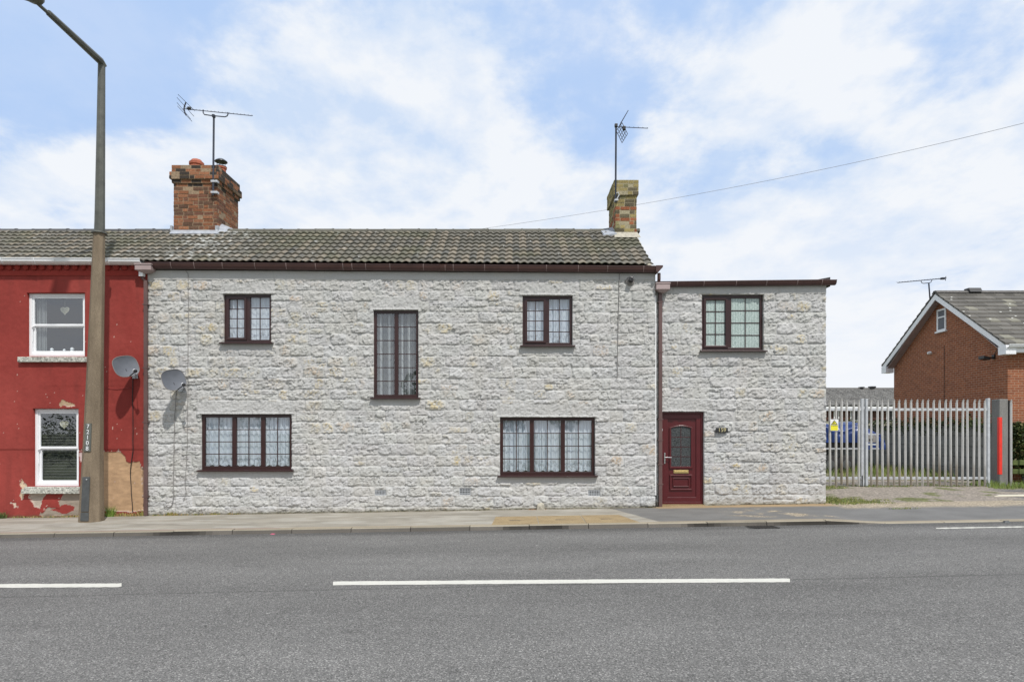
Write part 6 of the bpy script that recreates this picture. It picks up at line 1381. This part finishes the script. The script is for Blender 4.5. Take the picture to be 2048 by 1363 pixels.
blades('grass_tuft', [(WX(1810, 14.0), -.75, .35, .06, 120, .05)], 'small flat patch of grass growing in the driveway gravel', 'grass tuft', seed=15, cols=GC)
# pale slab and stones on the drive
x0, x1 = WX(1972, 16), WX(2110, 16); MB().hexa([(x0, .95, float(gz(x0, .95))), (x1, .9, float(gz(x1, .9))), (x1, 1.25, float(gz(x1, 1.25))), (x0+.3, 1.2, float(gz(x0, 1.2)))]+[(x0, .95, float(gz(x0, .95))+.018), (x1, .9, float(gz(x1, .9))+.018), (x1, 1.25, float(gz(x1, 1.25))+.018), (x0+.3, 1.2, float(gz(x0, 1.2))+.018)]).build('concrete_strip', M_CREAM); tag(bpy.data.objects['concrete_strip'], kind='structure')
xk = WX(2016, 12.3); tag(MB().add(*(lambda: ([(xk+a, 12.3-D+b, road_z(xk)+c_) for a, b, c_ in [(-.06,0,0),(.06,0,0),(.07,.09,0),(-.05,.08,0),(-.03,.02,.04),(.03,.02,.045),(.03,.06,.04),(-.03,.06,.035)]], [(0,1,5,4),(1,2,6,5),(2,3,7,6),(3,0,4,7),(4,5,6,7)]))()).build('loose_stone', M_PLATE), 'loose grey stone lying at the edge of the driveway', 'stone')
# line of trees across the street, behind the photographer (seen only in the window panes)
for k, (tx_, ty_, hh_) in enumerate(((-9, -44, 6.5), (0, -50, 8), (5.5, -46, 9.5), (13, -47, 7))):
    rt_ = empty('tree', (tx_, ty_, -.2), ['small round tree across the street on the left', 'mid sized tree across the street behind the photographer', 'tallest tree across the street behind the photographer', 'tree across the street on the right'][k], 'tree', 'trees across the street')
    rs_ = np.random.RandomState(k); m = MB(); cs = [((tx_+rs_.normal()*1.3, ty_+rs_.normal()*1.3, hh_*.62+rs_.normal()*1.2), (1.5, 1.5, 1.3)) for _ in range(9)]
    for _ in range(1500):
        c, r_ = cs[rs_.randint(9)]; v = rs_.normal(size=3); v /= np.linalg.norm(v); p = Vector((c[0]+v[0]*r_[0], c[1]+v[1]*r_[1], c[2]+v[2]*r_[2])); a = Vector(rs_.normal(size=3)).normalized()*.22; b = a.cross(Vector(rs_.normal(size=3)).normalized())
        m.add([p-a, p+b, p+a, p-b], [(0, 1, 2, 3)], (.06, .09, .03))
    m.build('crown', M_LEAF, rt_); MB().tube([(tx_, ty_, -.3), (tx_, ty_, hh_*.6)], [.25, .1], 8).build('trunk', M_IRON, rt_)

cs = [((x, -21+.3*math.sin(x), 1.1+.25*math.sin(x*1.7)), (.9, .6, 1.5)) for x in range(-34, -13)]
leaves('added_hedge', cs, 9000, .11, [G1, G2, G3], 'unseen leafy bank added across the street to darken the lower sash panes', 'added_hedge', 21)  # unseen leafy mass added to darken the lower sash reflection, where a car belongs

rs = random.Random(31)
for k, (px, py) in enumerate(((545, 1068), (1466, 1195), (1712, 1270), (2010, 1052))):
    if k: continue
    x, y, z = ray_road(px, py); sz = .05+.03*k
    o = MB().add([(x-sz, y, z+.004), (x+sz*.7, y-sz*.5, z+.004), (x+sz, y+sz*.4, z+.012), (x-sz*.4, y+sz*.6, z+.016), (x, y, z+.02)], [(0, 1, 4), (1, 2, 4), (2, 3, 4), (3, 0, 4)]).build('litter_scrap', [plain('pink wrapper', (.6, .12, .2), .5), M_HOP, M_WHT][k])
    tag(o, ['small pink scrap of litter lying in the road gutter against the kerb', 'pale flattened scrap lying in the near lane below the long white dash', 'white scrap of paper lying on the near lane at the right'][k], 'litter')
